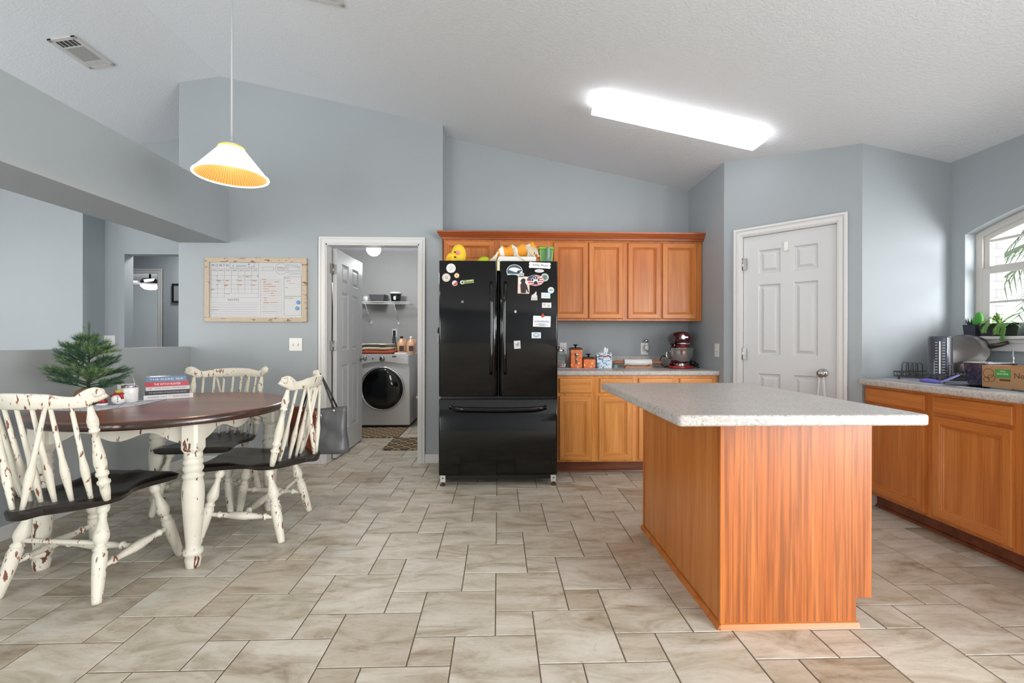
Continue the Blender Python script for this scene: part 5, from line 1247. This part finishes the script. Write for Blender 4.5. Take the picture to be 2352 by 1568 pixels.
# ================================================================ kitchen worktop items
ZK=CT+.0005
t=thing('glass_jar','square clear glass jar of treats beside the fridge, with silver lid','jar',(.567,4.13,ZK))
mb=MB(); 
def sq(h0,h1,w0,w1,mb,m=0):
    a=rrect(-w0/2,w0/2,-w0/2,w0/2,.02); b=rrect(-w1/2,w1/2,-w1/2,w1/2,min(.02,w1/2-.001)); n=len(a)
    mb.add([(x,y,h0) for x,y in a]+[(x,y,h1) for x,y in b],[(k,(k+1)%n,n+(k+1)%n,n+k) for k in range(n)],m,True)
sq(.0,.12,.112,.112,mb);sq(.12,.145,.112,.066,mb); sq(.145,.155,.066,.066,mb); mb.add([(x,y,.001) for x,y in rrect(-.056,.056,-.056,.056,.02)],[tuple(range(24))]); mb.build('glass_body',M_glass,t,weld=True)
mb=MB(); mb.lathe([(.036,.152),(.038,.156),(.038,.17),(.012,.176),(.012,.186),(.018,.192),(.012,.2)],seg=24); mb.build('lid',M_chrome,t)
random.seed(4)
for k in range(9):
    c=random.choice([(176,120,96),(150,96,74),(196,170,160),(120,70,100)])
    mb=MB(); mb.ell((0,0,0),.016,.009,.008,10,6,M=Matrix.Rotation(random.uniform(0,3),4,'Z')); 
    o=mb.build('dog_treat',fm_(c)); o.location=(.567+random.uniform(-.03,.03),4.13+random.uniform(-.03,.03),ZK+.012+.011*(k//3)); tag(o,'bone coloured treat lying inside the square glass jar beside the fridge','treat','treats inside the glass jar')
M_can=None
def canm():
    m,t_,N,L,p=nt('orange_enamel_flower_print'); v=mapping(N,L,(1,1,1)); vo=N.new('ShaderNodeTexVoronoi'); vo.inputs['Scale'].default_value=30; L.new(v,vo.inputs['Vector'])
    c=ramp(N,L,vo.outputs['Distance'],[(.18,(250,226,206)),(.22,(226,112,36)),(.40,(226,112,36)),(.46,(244,168,116)),(.5,(226,112,36))]); L.new(c,p.inputs['Base Color']); p.inputs['Roughness'].default_value=.3; return m
M_can=canm(); M_canlid=mat('dark_bronze_lid',(66,48,38),.35,.3)
def canister(lab,x,w,h):
    t=thing('canister',lab,'canister',(x,4.13,ZK),0,'orange canisters on the kitchen worktop')
    mb=MB(); mb.box(-w/2,w/2,-w/2,w/2,0,h); mb.build('body',M_can,t,bevel=.008,bseg=3)
    mb=MB(); mb.box(-w/2-.003,w/2+.003,-w/2-.003,w/2+.003,h,h+.012); mb.box(-w/2+.01,w/2-.01,-w/2+.01,w/2-.01,h+.012,h+.018); mb.build('lid',M_canlid,t,bevel=.004)
    mb=MB(); mb.lathe([(.010,h+.018),(.006,h+.028),(.012,h+.034),(.022,h+.040),(.022,h+.044),(.01,h+.047)],seg=18); mb.build('lid_knob',M_black,t); return t
tc1=canister('tall orange flowered canister with dark lid and a coffee scoop','x' and .712,.108,.172)
mb=MB(); mb.ell((0,-.065,.125),.017,.010,.015,14,8); mb.tube([(0,-.062,.115),(0,-.060,.045)],[.005,.007],8); mb.build('scoop',M_steel,tc1)
canister('short orange flowered canister with dark lid beside the tall one',.832,.110,.085)
t=thing('gift_bag','small blue and white penguin print gift bag with tissue paper on the kitchen worktop','gift bag',(.972,4.12,ZK))
def pm():
    m,t_,N,L,p=nt('penguin_print'); v=mapping(N,L,(1,1,1.2)); vo=N.new('ShaderNodeTexVoronoi'); vo.inputs['Scale'].default_value=34; L.new(v,vo.inputs['Vector'])
    c=ramp(N,L,noise(N,L,v,46,3,.6),[(.3,(52,64,112)),(.42,(104,160,196)),(.5,(222,232,238)),(.6,(206,222,232)),(.68,(186,60,70)),(.72,(60,110,160))]); L.new(c,p.inputs['Base Color']); p.inputs['Roughness'].default_value=.45; return m
mb=MB(); mb.hexa([(-.066,-.04,0),(.066,-.04,0),(.066,.04,0),(-.066,.04,0)],[(-.070,-.03,.118),(.070,-.03,.118),(.070,.03,.118),(-.070,.03,.118)]); 
for k in range(7): x=-.06+k*.02; mb.add([(x-.012,-.03,.115),(x+.012,-.03,.115),(x+random.uniform(-.006,.006),random.uniform(-.03,0),.15+random.uniform(-.01,.016))],[(0,1,2)])
mb.build('bag',pm(),t)
mb=MB(); mb.tube([(.0,0,.11),(.006,0,.15),(.012,0,.19)],[.012,.016,.012],6); mb.tube([(.01,0,.11),(.03,.0,.16),(.034,0,.182)],[.010,.012,.006],6); mb.build('tissue',M_paper,t)
mb=MB(); mb.tube([(-.06,-.041,.10),(-.03,-.045,.118),(.0,-.046,.105),(.03,-.045,.118),(.06,-.041,.10)],.005,6); mb.build('ribbon',mat('red_ribbon',(170,40,60),.4),t)
mb=MB(); mb.ext([(.51,4.02),(.93,3.985),(.95,4.06),(.53,4.12)],ZK,ZK+.0012); o=mb.build('paper_sheet',mat('lilac_paper',(206,208,236),.7)); tag(setorigin(o),'pale lilac sheet of paper lying in front of the canisters','paper')
t=thing('table_bell','small clear glass bell ornament left of the rolling pin','ornament',(1.09,4.16,ZK))
mb=MB(); mb.lathe([(.03,0),(.026,.02),(.014,.045),(.008,.052)],seg=18,cap=False); mb.build('bell',mat('green_glass',(120,150,140),.1,coat=.5),t); mb=MB(); mb.lathe([(.006,.05),(.010,.06),(.006,.07),(.011,.08),(.004,.09)],seg=12); mb.build('handle',M_glass,t)
t=thing('rolling_pin','white marble rolling pin with wooden handles resting on a wooden cradle','rolling pin',(1.292,4.13,ZK+.052))
mb=MB(); Mx=Matrix.Rotation(PI/2,4,'Y'); mb.lathe([(.028,-.128),(.031,-.125),(.031,.125),(.028,.128)],seg=28,M=Mx); mb.build('roller',mat('white_marble',(222,222,220),.25),t)
for s in(-1,1):
    mb=MB(); mb.lathe([(.010,s*.128),(.016,s*.134),(.013,s*.15),(.014,s*.17),(.017,s*.20),(.012,s*.225),(.003,s*.232)],seg=16,M=Mx); mb.build('handle',mat('pin_handle_wood',(150,92,62),.35),t)
mb=MB(); mb.box(1.17,1.42,4.10,4.16,ZK,ZK+.018); 
for x in(1.19,1.40):
    mb.ext([(4.095,ZK+.016),(4.165,ZK+.016),(4.170,ZK+.04),(4.158,ZK+.03),(4.13,ZK+.0195),(4.102,ZK+.03),(4.09,ZK+.04)],x-.006,x+.006,M=Matrix(((0,0,1,0),(1,0,0,0),(0,1,0,0),(0,0,0,1))))
o=mb.build('wooden_cradle',mat('cradle_wood',(182,128,96),.5)); tag(setorigin(o),'reddish wooden cradle under the marble rolling pin','stand')
# stand mixer
t=thing('stand_mixer','dark red stand mixer with steel bowl in the corner of the kitchen worktop','stand mixer',(1.672,4.10,ZK))
M_red=mat('candy_red_enamel',(150,14,24),.12,coat=.7); M_dred=mat('dark_red_enamel',(62,12,18),.15,coat=.6)
mb=MB(); n=28; pts=[]
for k in range(n): a=2*PI*k/n; pts.append((.118*math.cos(a)*(1 if math.sin(a)<0 else .9),.085*math.sin(a)-.03 if math.sin(a)<0 else .17*math.sin(a)-.03))
mb.ext(pts,0,.026,smooth=False); mb.build('base',M_red,t,weld=True,bevel=.008,bseg=3)
mb=MB(); mb.lathe([(.055,.026),(.042,.045),(.040,.20),(.055,.245)],c=(0,.10,0),seg=20); mb.build('column',M_dred,t)
mb=MB(); mb.lathe([(.05,.026),(.052,.030),(.040,.045),(.042,.05)],c=(0,-.035,0),seg=28); mb.build('bowl_clamp',M_chrome,t)
mb=MB(); mb.lathe([(.05,.05),(.075,.062),(.098,.10),(.110,.15),(.113,.187),(.116,.190),(.111,.189),(.10,.12),(.05,.06)],c=(0,-.035,0),seg=40,cap=False); mb.build('bowl',M_steel,t)
mb=MB(); mb.tube([(-.108,-.035,.15),(-.135,-.035,.145),(-.135,-.035,.105),(-.10,-.035,.09)],.006,8); mb.build('bowl_handle',M_steel,t)
mb=MB(); Mh=Matrix.Rotation(PI/2,4,'X')
mb.lathe([(.012,-.17),(.055,-.155),(.074,-.11),(.078,-.02),(.076,.06),(.069,.10),(.05,.125),(.002,.132)],seg=30,M=Matrix.Translation((0,-.01,.275))@Mh@Matrix.Diagonal((1,.82,1,1)),cap=False); mb.build('motor_head',M_dred,t)
mb=MB(); mb.lathe([(.060,-.0),(.060,.012),(.058,.012)],seg=30,M=Matrix.Translation((0,-.095,.222))@Matrix.Diagonal((.95,.75,1,1))); mb.lathe([(.024,.14),(.024,.20)],c=(0,-.07,.04),seg=20); mb.build('trim_band',M_chrome,t)
mb=MB(); mb.lathe([(.052,0),(.050,.016),(.04,.02)],c=(0,-.07,.195),seg=26); mb.build('planetary',M_red,t)
mb=MB(); mb.lathe([(.022,0),(.022,.010),(.016,.014)],c=(0,0,0),seg=22,M=Matrix.Translation((-.022,-.133,.285))@Mh); mb.box(-.012,.018,-.148,-.142,.280,.290); mb.build('hub_cap',M_chrome,t)
mb=MB(); mb.lathe([(.007,0),(.010,.012),(.008,.02)],seg=12,M=Matrix.Translation((.078,.0,.25))@Matrix.Rotation(PI/2,4,'Y')); mb.build('speed_knob',M_black,t)
mb=MB(); mb.tube([(1.60,4.20,ZK+.10),(1.55,4.2,ZK+.11),(1.525,4.19,ZK+.08),(1.53,4.17,ZK+.03),(1.56,4.15,ZK+.006)],.005,8); mb.tube([(1.56,4.15,ZK+.006),(1.60,4.235,ZK+.008),(1.68,4.24,ZK+.03),(1.72,4.22,ZK+.05),(1.78,4.18,ZK+.07),(1.82,4.14,ZK+.045),(1.80,4.10,ZK+.02),(1.84,4.06,ZK+.007)],.006,8); mb.ell((1.815,4.13,ZK+.045),.03,.02,.022,12,8); mb.ell((1.84,4.12,ZK+.03),.02,.018,.018,12,8)
o=mb.build('mixer_cord',M_black); tag(setorigin(o),'coiled black power cord around the stand mixer','cord')

# ================================================================ on top of the fridge
ZF=1.7362; ZFd=1.7382
t=thing('plush_toy','yellow plush toy with pink nose lying on the left of the fridge top','plush toy',(-.325,3.66,ZF))
M_yel=mat('yellow_plush',(236,202,58),.95,bump=.6,bscale=60); 
mb=MB(); mb.ell((0,0,.085),.060,.055,.085,20,12); mb.ell((-.05,-.01,.05),.05,.045,.05,16,10); mb.build('head',M_yel,t)
mb=MB(); mb.tube([(-.05,-.04,.06),(-.08,-.05,.03),(-.10,-.05,.008)],[.012,.016,.014],8); mb.build('ear',mat('orange_plush',(236,170,40),.95),t)
mb=MB(); mb.ell((-.002,-.054,.09),.018,.010,.017,14,8); mb.build('nose',mat('pink_plush',(232,132,140),.8),t)
for (x,z) in((-.026,.095),(-.024,.055)):
    mb=MB(); mb.ell((x,-.054,z),.008,.006,.007,10,6); mb.build('eye',M_black,t)
t=thing('stuffed_ball','lime green fuzzy ball between the plush toy and the white box on the fridge','ball',(-.118,3.66,ZF))
mb=MB(); mb.ell((0,0,.03),.055,.045,.04,18,10); mb.v=[(x,y,max(z,0)) for x,y,z in mb.v]; mb.build('body',mat('lime_felt',(178,196,40),.95,bump=.5,bscale=50),t)
t=thing('soft_toy','small pink and grey soft toy beside the lime green ball on the fridge','plush toy',(-.20,3.68,ZF))
mb=MB(); mb.ell((.02,0,.016),.035,.03,.026,16,10); mb.v=[(x,y,max(z,0)) for x,y,z in mb.v]; mb.build('body',mat('pink_felt',(216,164,178),.95),t)
mb=MB(); mb.ell((-.035,0,.010),.03,.03,.018,14,8); mb.v=[(x,y,max(z,0)) for x,y,z in mb.v]; mb.build('back',mat('grey_felt',(160,158,164),.95),t)
mb=MB(); mb.hexa([(-.02,3.60,ZFd+.004),(.300,3.60,ZFd+.004),(.300,3.83,ZFd+.004),(-.02,3.83,ZFd+.004)],[(.0,3.60,ZFd+.06),(.300,3.60,ZFd+.06),(.300,3.83,ZFd+.06),(.0,3.83,ZFd+.06)]); mb.build
o=mb.build('white_box',mat('white_carton',(226,226,222),.6)); tag(setorigin(o),'flat white box on the fridge under the orange beach towel','box')
def stripe():
    m,t_,N,L,p=nt('orange_white_stripes'); v=mapping(N,L,(1,1,1),rot=(0,.2,0)); sp=N.new('ShaderNodeSeparateXYZ'); L.new(v,sp.inputs[0]); a=N.new('ShaderNodeMath'); a.operation='PINGPONG'; a.inputs[1].default_value=.055; L.new(sp.outputs[0],a.inputs[0])
    c=ramp(N,L,a.outputs[0],[(.0155,(234,232,226)),(.017,(234,158,48))]); c2=c; L.new(c2,p.inputs['Base Color']); p.inputs['Roughness'].default_value=.9; return m
t=thing('beach_towel','rolled orange and white striped towel lying on the white box above the fridge','towel',(.145,3.71,ZFd+.061))
mb=MB(); n=26; V=[]; m_=18
for i in range(n+1):
    x=-.155+.31*i/n; rr=(.046+.018*(i/n)+.005*math.sin(i*.9))*(1 if 1<i<n-1 else .86); slope=.0+.022*(i/n)
    for k in range(m_):
        a=2*PI*k/m_; rad=1+.04*math.sin(a*3+i*.35); V.append((x+.01*math.sin(a),.085*rad*math.cos(a),max(0,rr*rad*math.sin(a)+rr+slope*.3)))
F=[(i*m_+k,i*m_+(k+1)%m_,(i+1)*m_+(k+1)%m_,(i+1)*m_+k) for i in range(n) for k in range(m_)]+[tuple(range(m_-1,-1,-1)),tuple(range(n*m_,n*m_+m_))]
mb.add(V,F,0,True); mb.build('roll',stripe(),t)
mb=MB(); random.seed(8)
for k in range(10):
    x=.09+.07*k/9; mb.tube([(x,-.088,.09-.002*k),(x+.01,-.098,.04),(x+random.uniform(-.02,.05),-.105,.0)],.0035,5)
for k in range(7):
    x=-.14-.012*k/7; mb.tube([(x,-.07,.06),(x-.015,-.09,.02),(x-.03-.008*k,-.10,-.045)],.003,5)
mb.build('fringe',mat('cream_fringe',(226,214,192),.9),t); mb=MB(); mb.tube([(-.02,-.09,.07),(-.01,-.1,.03),(.02,-.112,-.005),(.06,-.115,-.03),(.085,-.114,-.05)],.006,6)
mb.build('drawstring',mat('cream_cord',(226,214,192),.9),t)
t=thing('drink_pitcher','green translucent pitcher with grey handle at the right end of the fridge top','pitcher',(.385,3.66,ZF))
mb=MB(); mb.hexa([(-.046,-.05,0),(.046,-.05,0),(.046,.05,0),(-.046,.05,0)],[(-.058,-.06,.125),(.058,-.06,.125),(.058,.06,.125),(-.058,.06,.125)]); mb.build('body',mat('green_translucent',(116,170,96),.2,trans=.25),t,bevel=.008)
mb=MB(); mb.box(-.06,.06,-.062,.062,.125,.140); mb.build('lid',mat('bright_green',(108,204,60),.35),t,bevel=.006)
mb=MB(); mb.tube([(.01,-.062,.132),(.012,-.085,.12),(.012,-.09,.07),(.008,-.085,.03),(.006,-.06,.02)],.011,8); mb.build('handle',mat('grey_handle',(140,156,160),.35),t)
mb=MB(); mb.tube([(-.005+.024*math.cos(PI*k/10),-.115,.001+.02*math.sin(PI*k/10)) for k in range(11)],.004,6); mb.build('ring',mat('teal_ring',(60,160,160),.4),t)

# ================================================================ sink-side worktop items
t=thing('drying_mat','thin pale grey drying mat at the far end of the sink worktop','mat',(2.80,2.76,ZK))
mb=MB(); mb.ext(rrect(-.235,.20,-.215,.20,.02),0,.004); mb.build('mat',mat('pale_grey_mat',(196,196,208),.8,bump=.3,bscale=200),t)
M_wire=mat('grey_coated_wire',(74,78,80),.4,.4)
ZM=ZK+.0045
t=thing('dish_rack','dark grey wire dish rack standing on the drying mat','dish rack',(2.80,2.73,ZM))
mb=MB()
x0,x1,y0,y1=-.18,.18,-.17,.19
for z in(.022,.05): mb.tube([(x,y,z) for x,y in rrect(x0,x1,y0,y1,.04)],.0035,6,closed=True)
for k in range(15): y=y0+.02+(y1-y0-.04)*k/14; mb.tube([(x0+.002,y,.05),(x0+.01,y,.022),(x1-.01,y,.022),(x1-.002,y,.05)],.0022,5)
for x,y in((x0+.03,y0+.03),(x1-.03,y0+.03),(x0+.03,y1-.03),(x1-.03,y1-.03)): mb.tube([(x,y,.0),(x,y,.024)],.005,6)
mb.build('tray',M_wire,t)
mb=MB()
for k in range(4):
    y=y1-.05-k*.032; mb.tube([(-.15,y,.022),(-.148,y,.10),(-.14,y,.112),(-.112,y,.112),(-.104,y,.10),(-.102,y,.022)],.0032,6)
for k in range(5):
    y=-.02-k*.03
    if k==0: mb.build('plate_loops',M_wire,t); mb=MB()
    mb.tube([(-.13,y,.022),(-.128,y,.095),(-.12,y,.108),(-.09,y,.108),(-.08,y,.095),(-.078,y,.022)],.0035,6)
mb.build('plate_loops',M_wire,t)
t=thing('measuring_beaker','tall upturned smoky plastic beaker with white scale marks in the dish rack','beaker',(2.70,2.665,ZM+.026))
M_smoke=mat('smoky_plastic',(66,70,84),.12,coat=.4,alpha=.80)
mb=MB(); mb.lathe([(.066,0),(.066,.012),(.060,.015),(.056,.245),(.052,.255),(.002,.257)],seg=32,cap=False); mb.build('cup',M_smoke,t)
mb=MB(); 
Mb=Matrix.Rotation(math.atan2(-2.665,-2.70)+PI/2,4,'Z')
for k in range(12):
    z=.035+k*.0165
    for s,w in((-1,.010),(1,.013)): mb.box(s*.010,s*(.010+w),-.0612,-.0600,z,z+.0024,M=Mb)
mb.box(-.0035,.0035,-.0612,-.060,.03,.225,M=Mb); mb.build('scale_marks',M_white,t)
# frying pan leaning on the rack against the sill
t=thing('frying_pan','large steel frying pan leaning upside down against the window sill','pan',(2.94,2.77,.925))
Mp=Matrix.Translation((2.925,2.765,1.052))@Matrix.Rotation(math.radians(-8),4,'Z')@Matrix.Rotation(math.radians(-52),4,'Y')@Matrix.Rotation(math.radians(24),4,'X')
mb=MB(); mb.lathe([(.002,.038),(.095,.036),(.118,.028),(.142,-.004),(.146,-.006),(.142,-.010),(.114,.020),(.09,.030),(.002,.032)],seg=48,M=Mp,cap=False); mb.build('pan_body',mat('worn_steel',(122,118,116),.28,.9),t,world=True)
mb=MB(); mb.tube([Mp@Vector(p) for p in((.09,-.108,-.004),(.125,-.145,-.010),(.150,-.165,-.014))],[.014,.014,.010],8); mb.build('pan_handle',mat('pan_handle_brown',(72,62,56),.3,.5),t,world=True)
# purple peeler
t=thing('vegetable_peeler','purple plastic handled peeler with an oval loop on the drying mat','peeler',(2.605,2.55,ZM))
M_pur=mat('periwinkle_plastic',(112,110,196),.3)
mb=MB(); mb.tube([(-.01,.13,.012),(-.01,.09,.014),(0,.05,.012),(.0,.02,.010)],[.010,.013,.012,.008],10); mb.build('handle',M_pur,t)
mb=MB(); L_=[(.005+.026*math.cos(2*PI*k/22),-.035+.045*math.sin(2*PI*k/22),.035+.03*math.sin(2*PI*k/22+2.6)*.8) for k in range(22)]; mb.tube(L_,.0042,6,closed=True); mb.tube([(0,.02,.010),(.003,.005,.018),L_[6]],.005,6); mb.build('loop',mat('lilac_plastic',(150,150,222),.3),t)
# dark baking tin and printed carton
t=thing('loaf_tin','dark mottled metal tin standing beside the brown carton at the sink','tin',(2.80,2.475,ZK+.007))
mb=MB(); mb.hexa([(-.075,-.052,0),(.075,-.052,0),(.075,.052,0),(-.075,.052,0)],[(-.09,-.065,.125),(.09,-.065,.125),(.09,.065,.125),(-.09,.065,.125)])
def tinm():
    m,t_,N,L,p=nt('mottled_tin'); v=mapping(N,L,(1,1,1)); f=noise(N,L,v,22,5,.7,.6); c=ramp(N,L,f,[(.35,(44,46,62)),(.5,(70,70,96)),(.66,(104,100,120))]); L.new(c,p.inputs['Base Color']); p.inputs['Roughness'].default_value=.3; p.inputs['Metallic'].default_value=.5; return m
mb.build('shell',tinm(),t,bevel=.006)
mb=MB(); mb.tube([(x,y,.126) for x,y in rrect(-.09,.09,-.065,.065,.008)],.004,6,closed=True); mb.build('rolled_rim',M_steel,t)
bx0=2.655
t=thing('cardboard_box','brown printed cardboard tray with a green label at the right edge by the sink','box',(2.76,2.27,ZK+.007))
M_card=mat('kraft_cardboard',(176,136,98),.85,bump=.1,bscale=80)
mb=MB(); hx,hy=.085,.132
mb.rect(lambda a,b,d: Vector((a,b,d)),[(-hx,hx,-hy,hy,0),(-hx,hx,-hy,hy,.118),(-hx+.004,hx-.004,-hy+.004,hy-.004,.118),(-hx+.004,hx-.004,-hy+.004,hy-.004,.006)]); mb.add([(-hx,-hy,0),(hx,-hy,0),(hx,hy,0),(-hx,hy,0)],[(0,3,2,1)]); mb.build('tray',M_card,t,weld=True)
FL=lambda y,z: Matrix.Translation((-hx-.0006,y,z))@Matrix.Rotation(-PI/2,4,'Z')@Matrix.Rotation(PI/2,4,'X')
mb=MB(); mb.ext([(-.036,-.022),(.036,-.022),(.036,.022),(-.036,.022)],0,.0012,M=FL(.03,.078)); mb.build('green_label',mat('green_label',(70,156,72),.5),t,label='bright green label')
mb=MB(); mb.text('SALSA VERDE',.014,FL(.03,.076)@Matrix.Translation((0,0,.0014)),0,width=.054); mb.text('\u2022 ORGANIC \u2022',.008,FL(.03,.090)@Matrix.Translation((0,0,.0014)),0,width=.03); mb.build('label_lettering',M_white,t)
mb=MB(); mb.text('No',.040,FL(-.045,.070),0,width=.045); mb.ext([(-.025,-.005),(.025,-.005),(.025,.005),(-.025,.005)],0,.0006,M=FL(.02,.044))
for (yy,zz,r_) in((.10,.075,.026),(.085,.05,.018),(.11,.04,.014)):
    mb.tube([FL(yy,zz)@Vector((r_*math.cos(2*PI*k/18),r_*math.sin(2*PI*k/18),0)) for k in range(18)],.0012,4,closed=True)
mb.build('printed_ink',mat('brown_black_ink',(92,66,48),.7),t)
def stick(name,lab,cat,p0,p1,segs):
    p0=Vector(p0);p1=Vector(p1); t=thing(name,lab,cat,tuple(p0))
    for (nm,a,b,r0,r1,m) in segs:
        mb=MB(); mb.tube([p0.lerp(p1,a)-p0,p0.lerp(p1,b)-p0],[r0,r1],10); mb.build(nm,m,t)
M_ctan=mat('tan_tip',(206,160,110),.6)
stick('pastry_brush','black handled pastry brush standing in the carton and leaning right','brush',(2.80,2.29,.90),(2.97,2.17,1.165),[('handle',0,.5,.009,.008,M_black),('ferrule',.5,.8,.006,.005,M_steel),('tip',.8,1,.005,.004,M_ctan)])
stick('kitchen_knife','thin bladed knife with black handle leaning out of the carton beneath the pan','knife',(2.80,2.35,.895),(2.93,2.47,1.09),[('handle',0,.55,.009,.008,M_black),('blade',.55,1,.005,.002,M_steel)])
stick('red_pen','dark red stick leaning out of the carton next to the knife','pen',(2.83,2.32,.895),(2.98,2.43,1.085),[('barrel',0,.9,.004,.004,mat('dark_red_barrel',(120,40,40),.4)),('tip',.9,1,.004,.001,M_black)])
# sill planters
M_pot=mat('dark_blue_planter',(44,48,62),.5); M_pot2=mat('black_green_planter',(38,46,42),.5); M_soil=mat('soil',(60,46,36),1)
ZS=1.1585
def planter(lab,cx_,cy2,lx,ly,h,m):
    t=thing('planter',lab,'planter',(cx_,cy2,ZS))
    mb=MB(); a=.86
    mb.rect(lambda x,y,d: Vector((x,y,d)),[(-lx*a,lx*a,-ly*a,ly*a,0),(-lx,lx,-ly,ly,h),(-lx+.004,lx-.004,-ly+.004,ly-.004,h),(-lx+.006,lx-.006,-ly+.006,ly-.006,h-.012)],close=False)
    mb.add([(-lx*a,-ly*a,0),(lx*a,-ly*a,0),(lx*a,ly*a,0),(-lx*a,ly*a,0)],[(0,3,2,1)]); mb.build('pot',m,t,weld=True)
    mb=MB(); mb.add([(-lx+.006,-ly+.006,h-.012),(lx-.006,-ly+.006,h-.012),(lx-.006,ly-.006,h-.012),(-lx+.006,ly-.006,h-.012)],[(0,1,2,3)]); mb.build('soil',M_soil,t); return t
planter('small dark blue planter at the far end of the window sill',3.115,2.845,.038,.040,.076,M_pot)
planter('long black planter holding the spider plant on the window sill',3.118,2.675,.042,.115,.080,M_pot2)
def leafstrip(mb,pts,w,m=0):
    pts=[Vector(p) for p in pts]; n=len(pts)
    for i in range(n-1):
        d=(pts[i+1]-pts[i]).normalized(); s=d.cross(Vector((0,0,1))); s=s.normalized() if s.length>.01 else Vector((0,1,0))
        w0=w*math.sin(PI*min(.999,(i+.35)/n)); w1=w*math.sin(PI*min(.999,(i+1.35)/n))
        up=Vector((0,0,.25*w))
        mb.add([pts[i]-s*w0+up,pts[i],pts[i]+s*w0+up,pts[i+1]-s*w1+up,pts[i+1],pts[i+1]+s*w1+up],[(0,1,4,3),(1,2,5,4)],m,True)
M_lf=mat('spider_leaf',(128,164,88),.5); M_lf2=mat('succulent_bright',(104,146,68),.5); M_lf3=mat('cactus_green',(70,150,50),.6); M_lf4=mat('dark_succulent',(44,58,54),.6)
t=thing('spider_plant','striped spider plant with long arching leaves in the long sill planter','plant',(3.118,2.70,ZS+.069))
mb=MB(); random.seed(21)
def arch_leaf(az,L_,el,w=.0095,droop=1.0):
    L_*=1.15
    P_=[]
    for i in range(12):
        s=i/11; r=L_*s*math.cos(el)*.9; z=L_*s*math.sin(el)-droop*L_*.75*s*s; P_.append((r*math.cos(az),r*math.sin(az),.002+z))
    leafstrip(mb,P_,w)
for az,L_,el,dr_ in ((PI*.95,.17,.9,1.1),(PI*.62,.20,1.25,1.35),(PI*.55,.15,.8,1.2),(PI*1.1,.10,1.0,.5),(-PI/2,.26,.75,.75),(-PI*.42,.30,.7,.5),(-PI*.6,.18,.5,.8),(PI*.3,.10,1.2,.4),(PI,.08,1.3,.2),(-.4,.05,1.3,.2),(PI*.8,.12,1.1,.9),(-PI*.75,.12,1.0,1.2),(PI*.45,.24,1.35,1.5)): arch_leaf(az,L_,el,droop=dr_)
mb.build('leaves',M_lf,t)
def trail(lab,p,L_,az):
    t=thing('trailing_succulent',lab,'plant',p,0,'trailing succulents spilling over the long sill planter')
    mb=MB(); P_=[Vector((0,0,0)),Vector((math.cos(az)*.03,math.sin(az)*.03,.012)),Vector((math.cos(az)*.052,math.sin(az)*.052,-.01)),Vector((math.cos(az)*.058,math.sin(az)*.058,-L_*.55)),Vector((math.cos(az)*.06,math.sin(az)*.06,-L_))]
    mb.tube(P_,.003,6); mb.build('stem',M_lf3,t)
    mb=MB()
    for i in range(26):
        s=i/25*3.99; k=int(s); c=P_[k].lerp(P_[k+1],s-k)
        for sg in(-1,1):
            tv=Vector((math.cos(az)*.5,math.sin(az)*.5,-.25))+Vector((-math.sin(az),math.cos(az),0))*sg; tv.normalize(); tip=c+tv*random.uniform(.014,.022)
            mb.ell(tuple((c+tip)/2),.0045,.0045,.014,6,5,M=None) if False else mb.tube([c,(c+tip)/2,tip],[.002,.0038,.001],5)
    mb.build('leaves',M_lf2,t)
trail('short trailing bright green succulent under the spider plant crown',(3.10,2.715,ZS+.068),.045,PI)
trail('trailing green succulent spilling over the middle of the long planter',(3.10,2.650,ZS+.068),.055,PI*1.02)
trail('longest trailing green succulent hanging below the window sill edge',(3.098,2.612,ZS+.068),.095,PI)
t=thing('cactus','broad bright green cactus pad in the dark blue planter','cactus',(3.12,2.830,ZS+.064))
mb=MB(); mb.ell((0,-.008,.045),.014,.026,.048,14,12); mb.ell((0,.016,.03),.012,.016,.03,12,8); mb.build('pads',M_lf3,t)
t=thing('dark_succulent','small dark spiky succulent behind the cactus on the window sill','plant',(3.115,2.872,ZS+.064))
mb=MB()
for k in range(14): a=k*2.4; mb.tube([(0,0,0),(.012*math.cos(a),.012*math.sin(a),.02),(.02*math.cos(a),.02*math.sin(a),.035+.012*(k%3))],[.004,.005,.001],5)
mb.build('leaves',M_lf4,t)
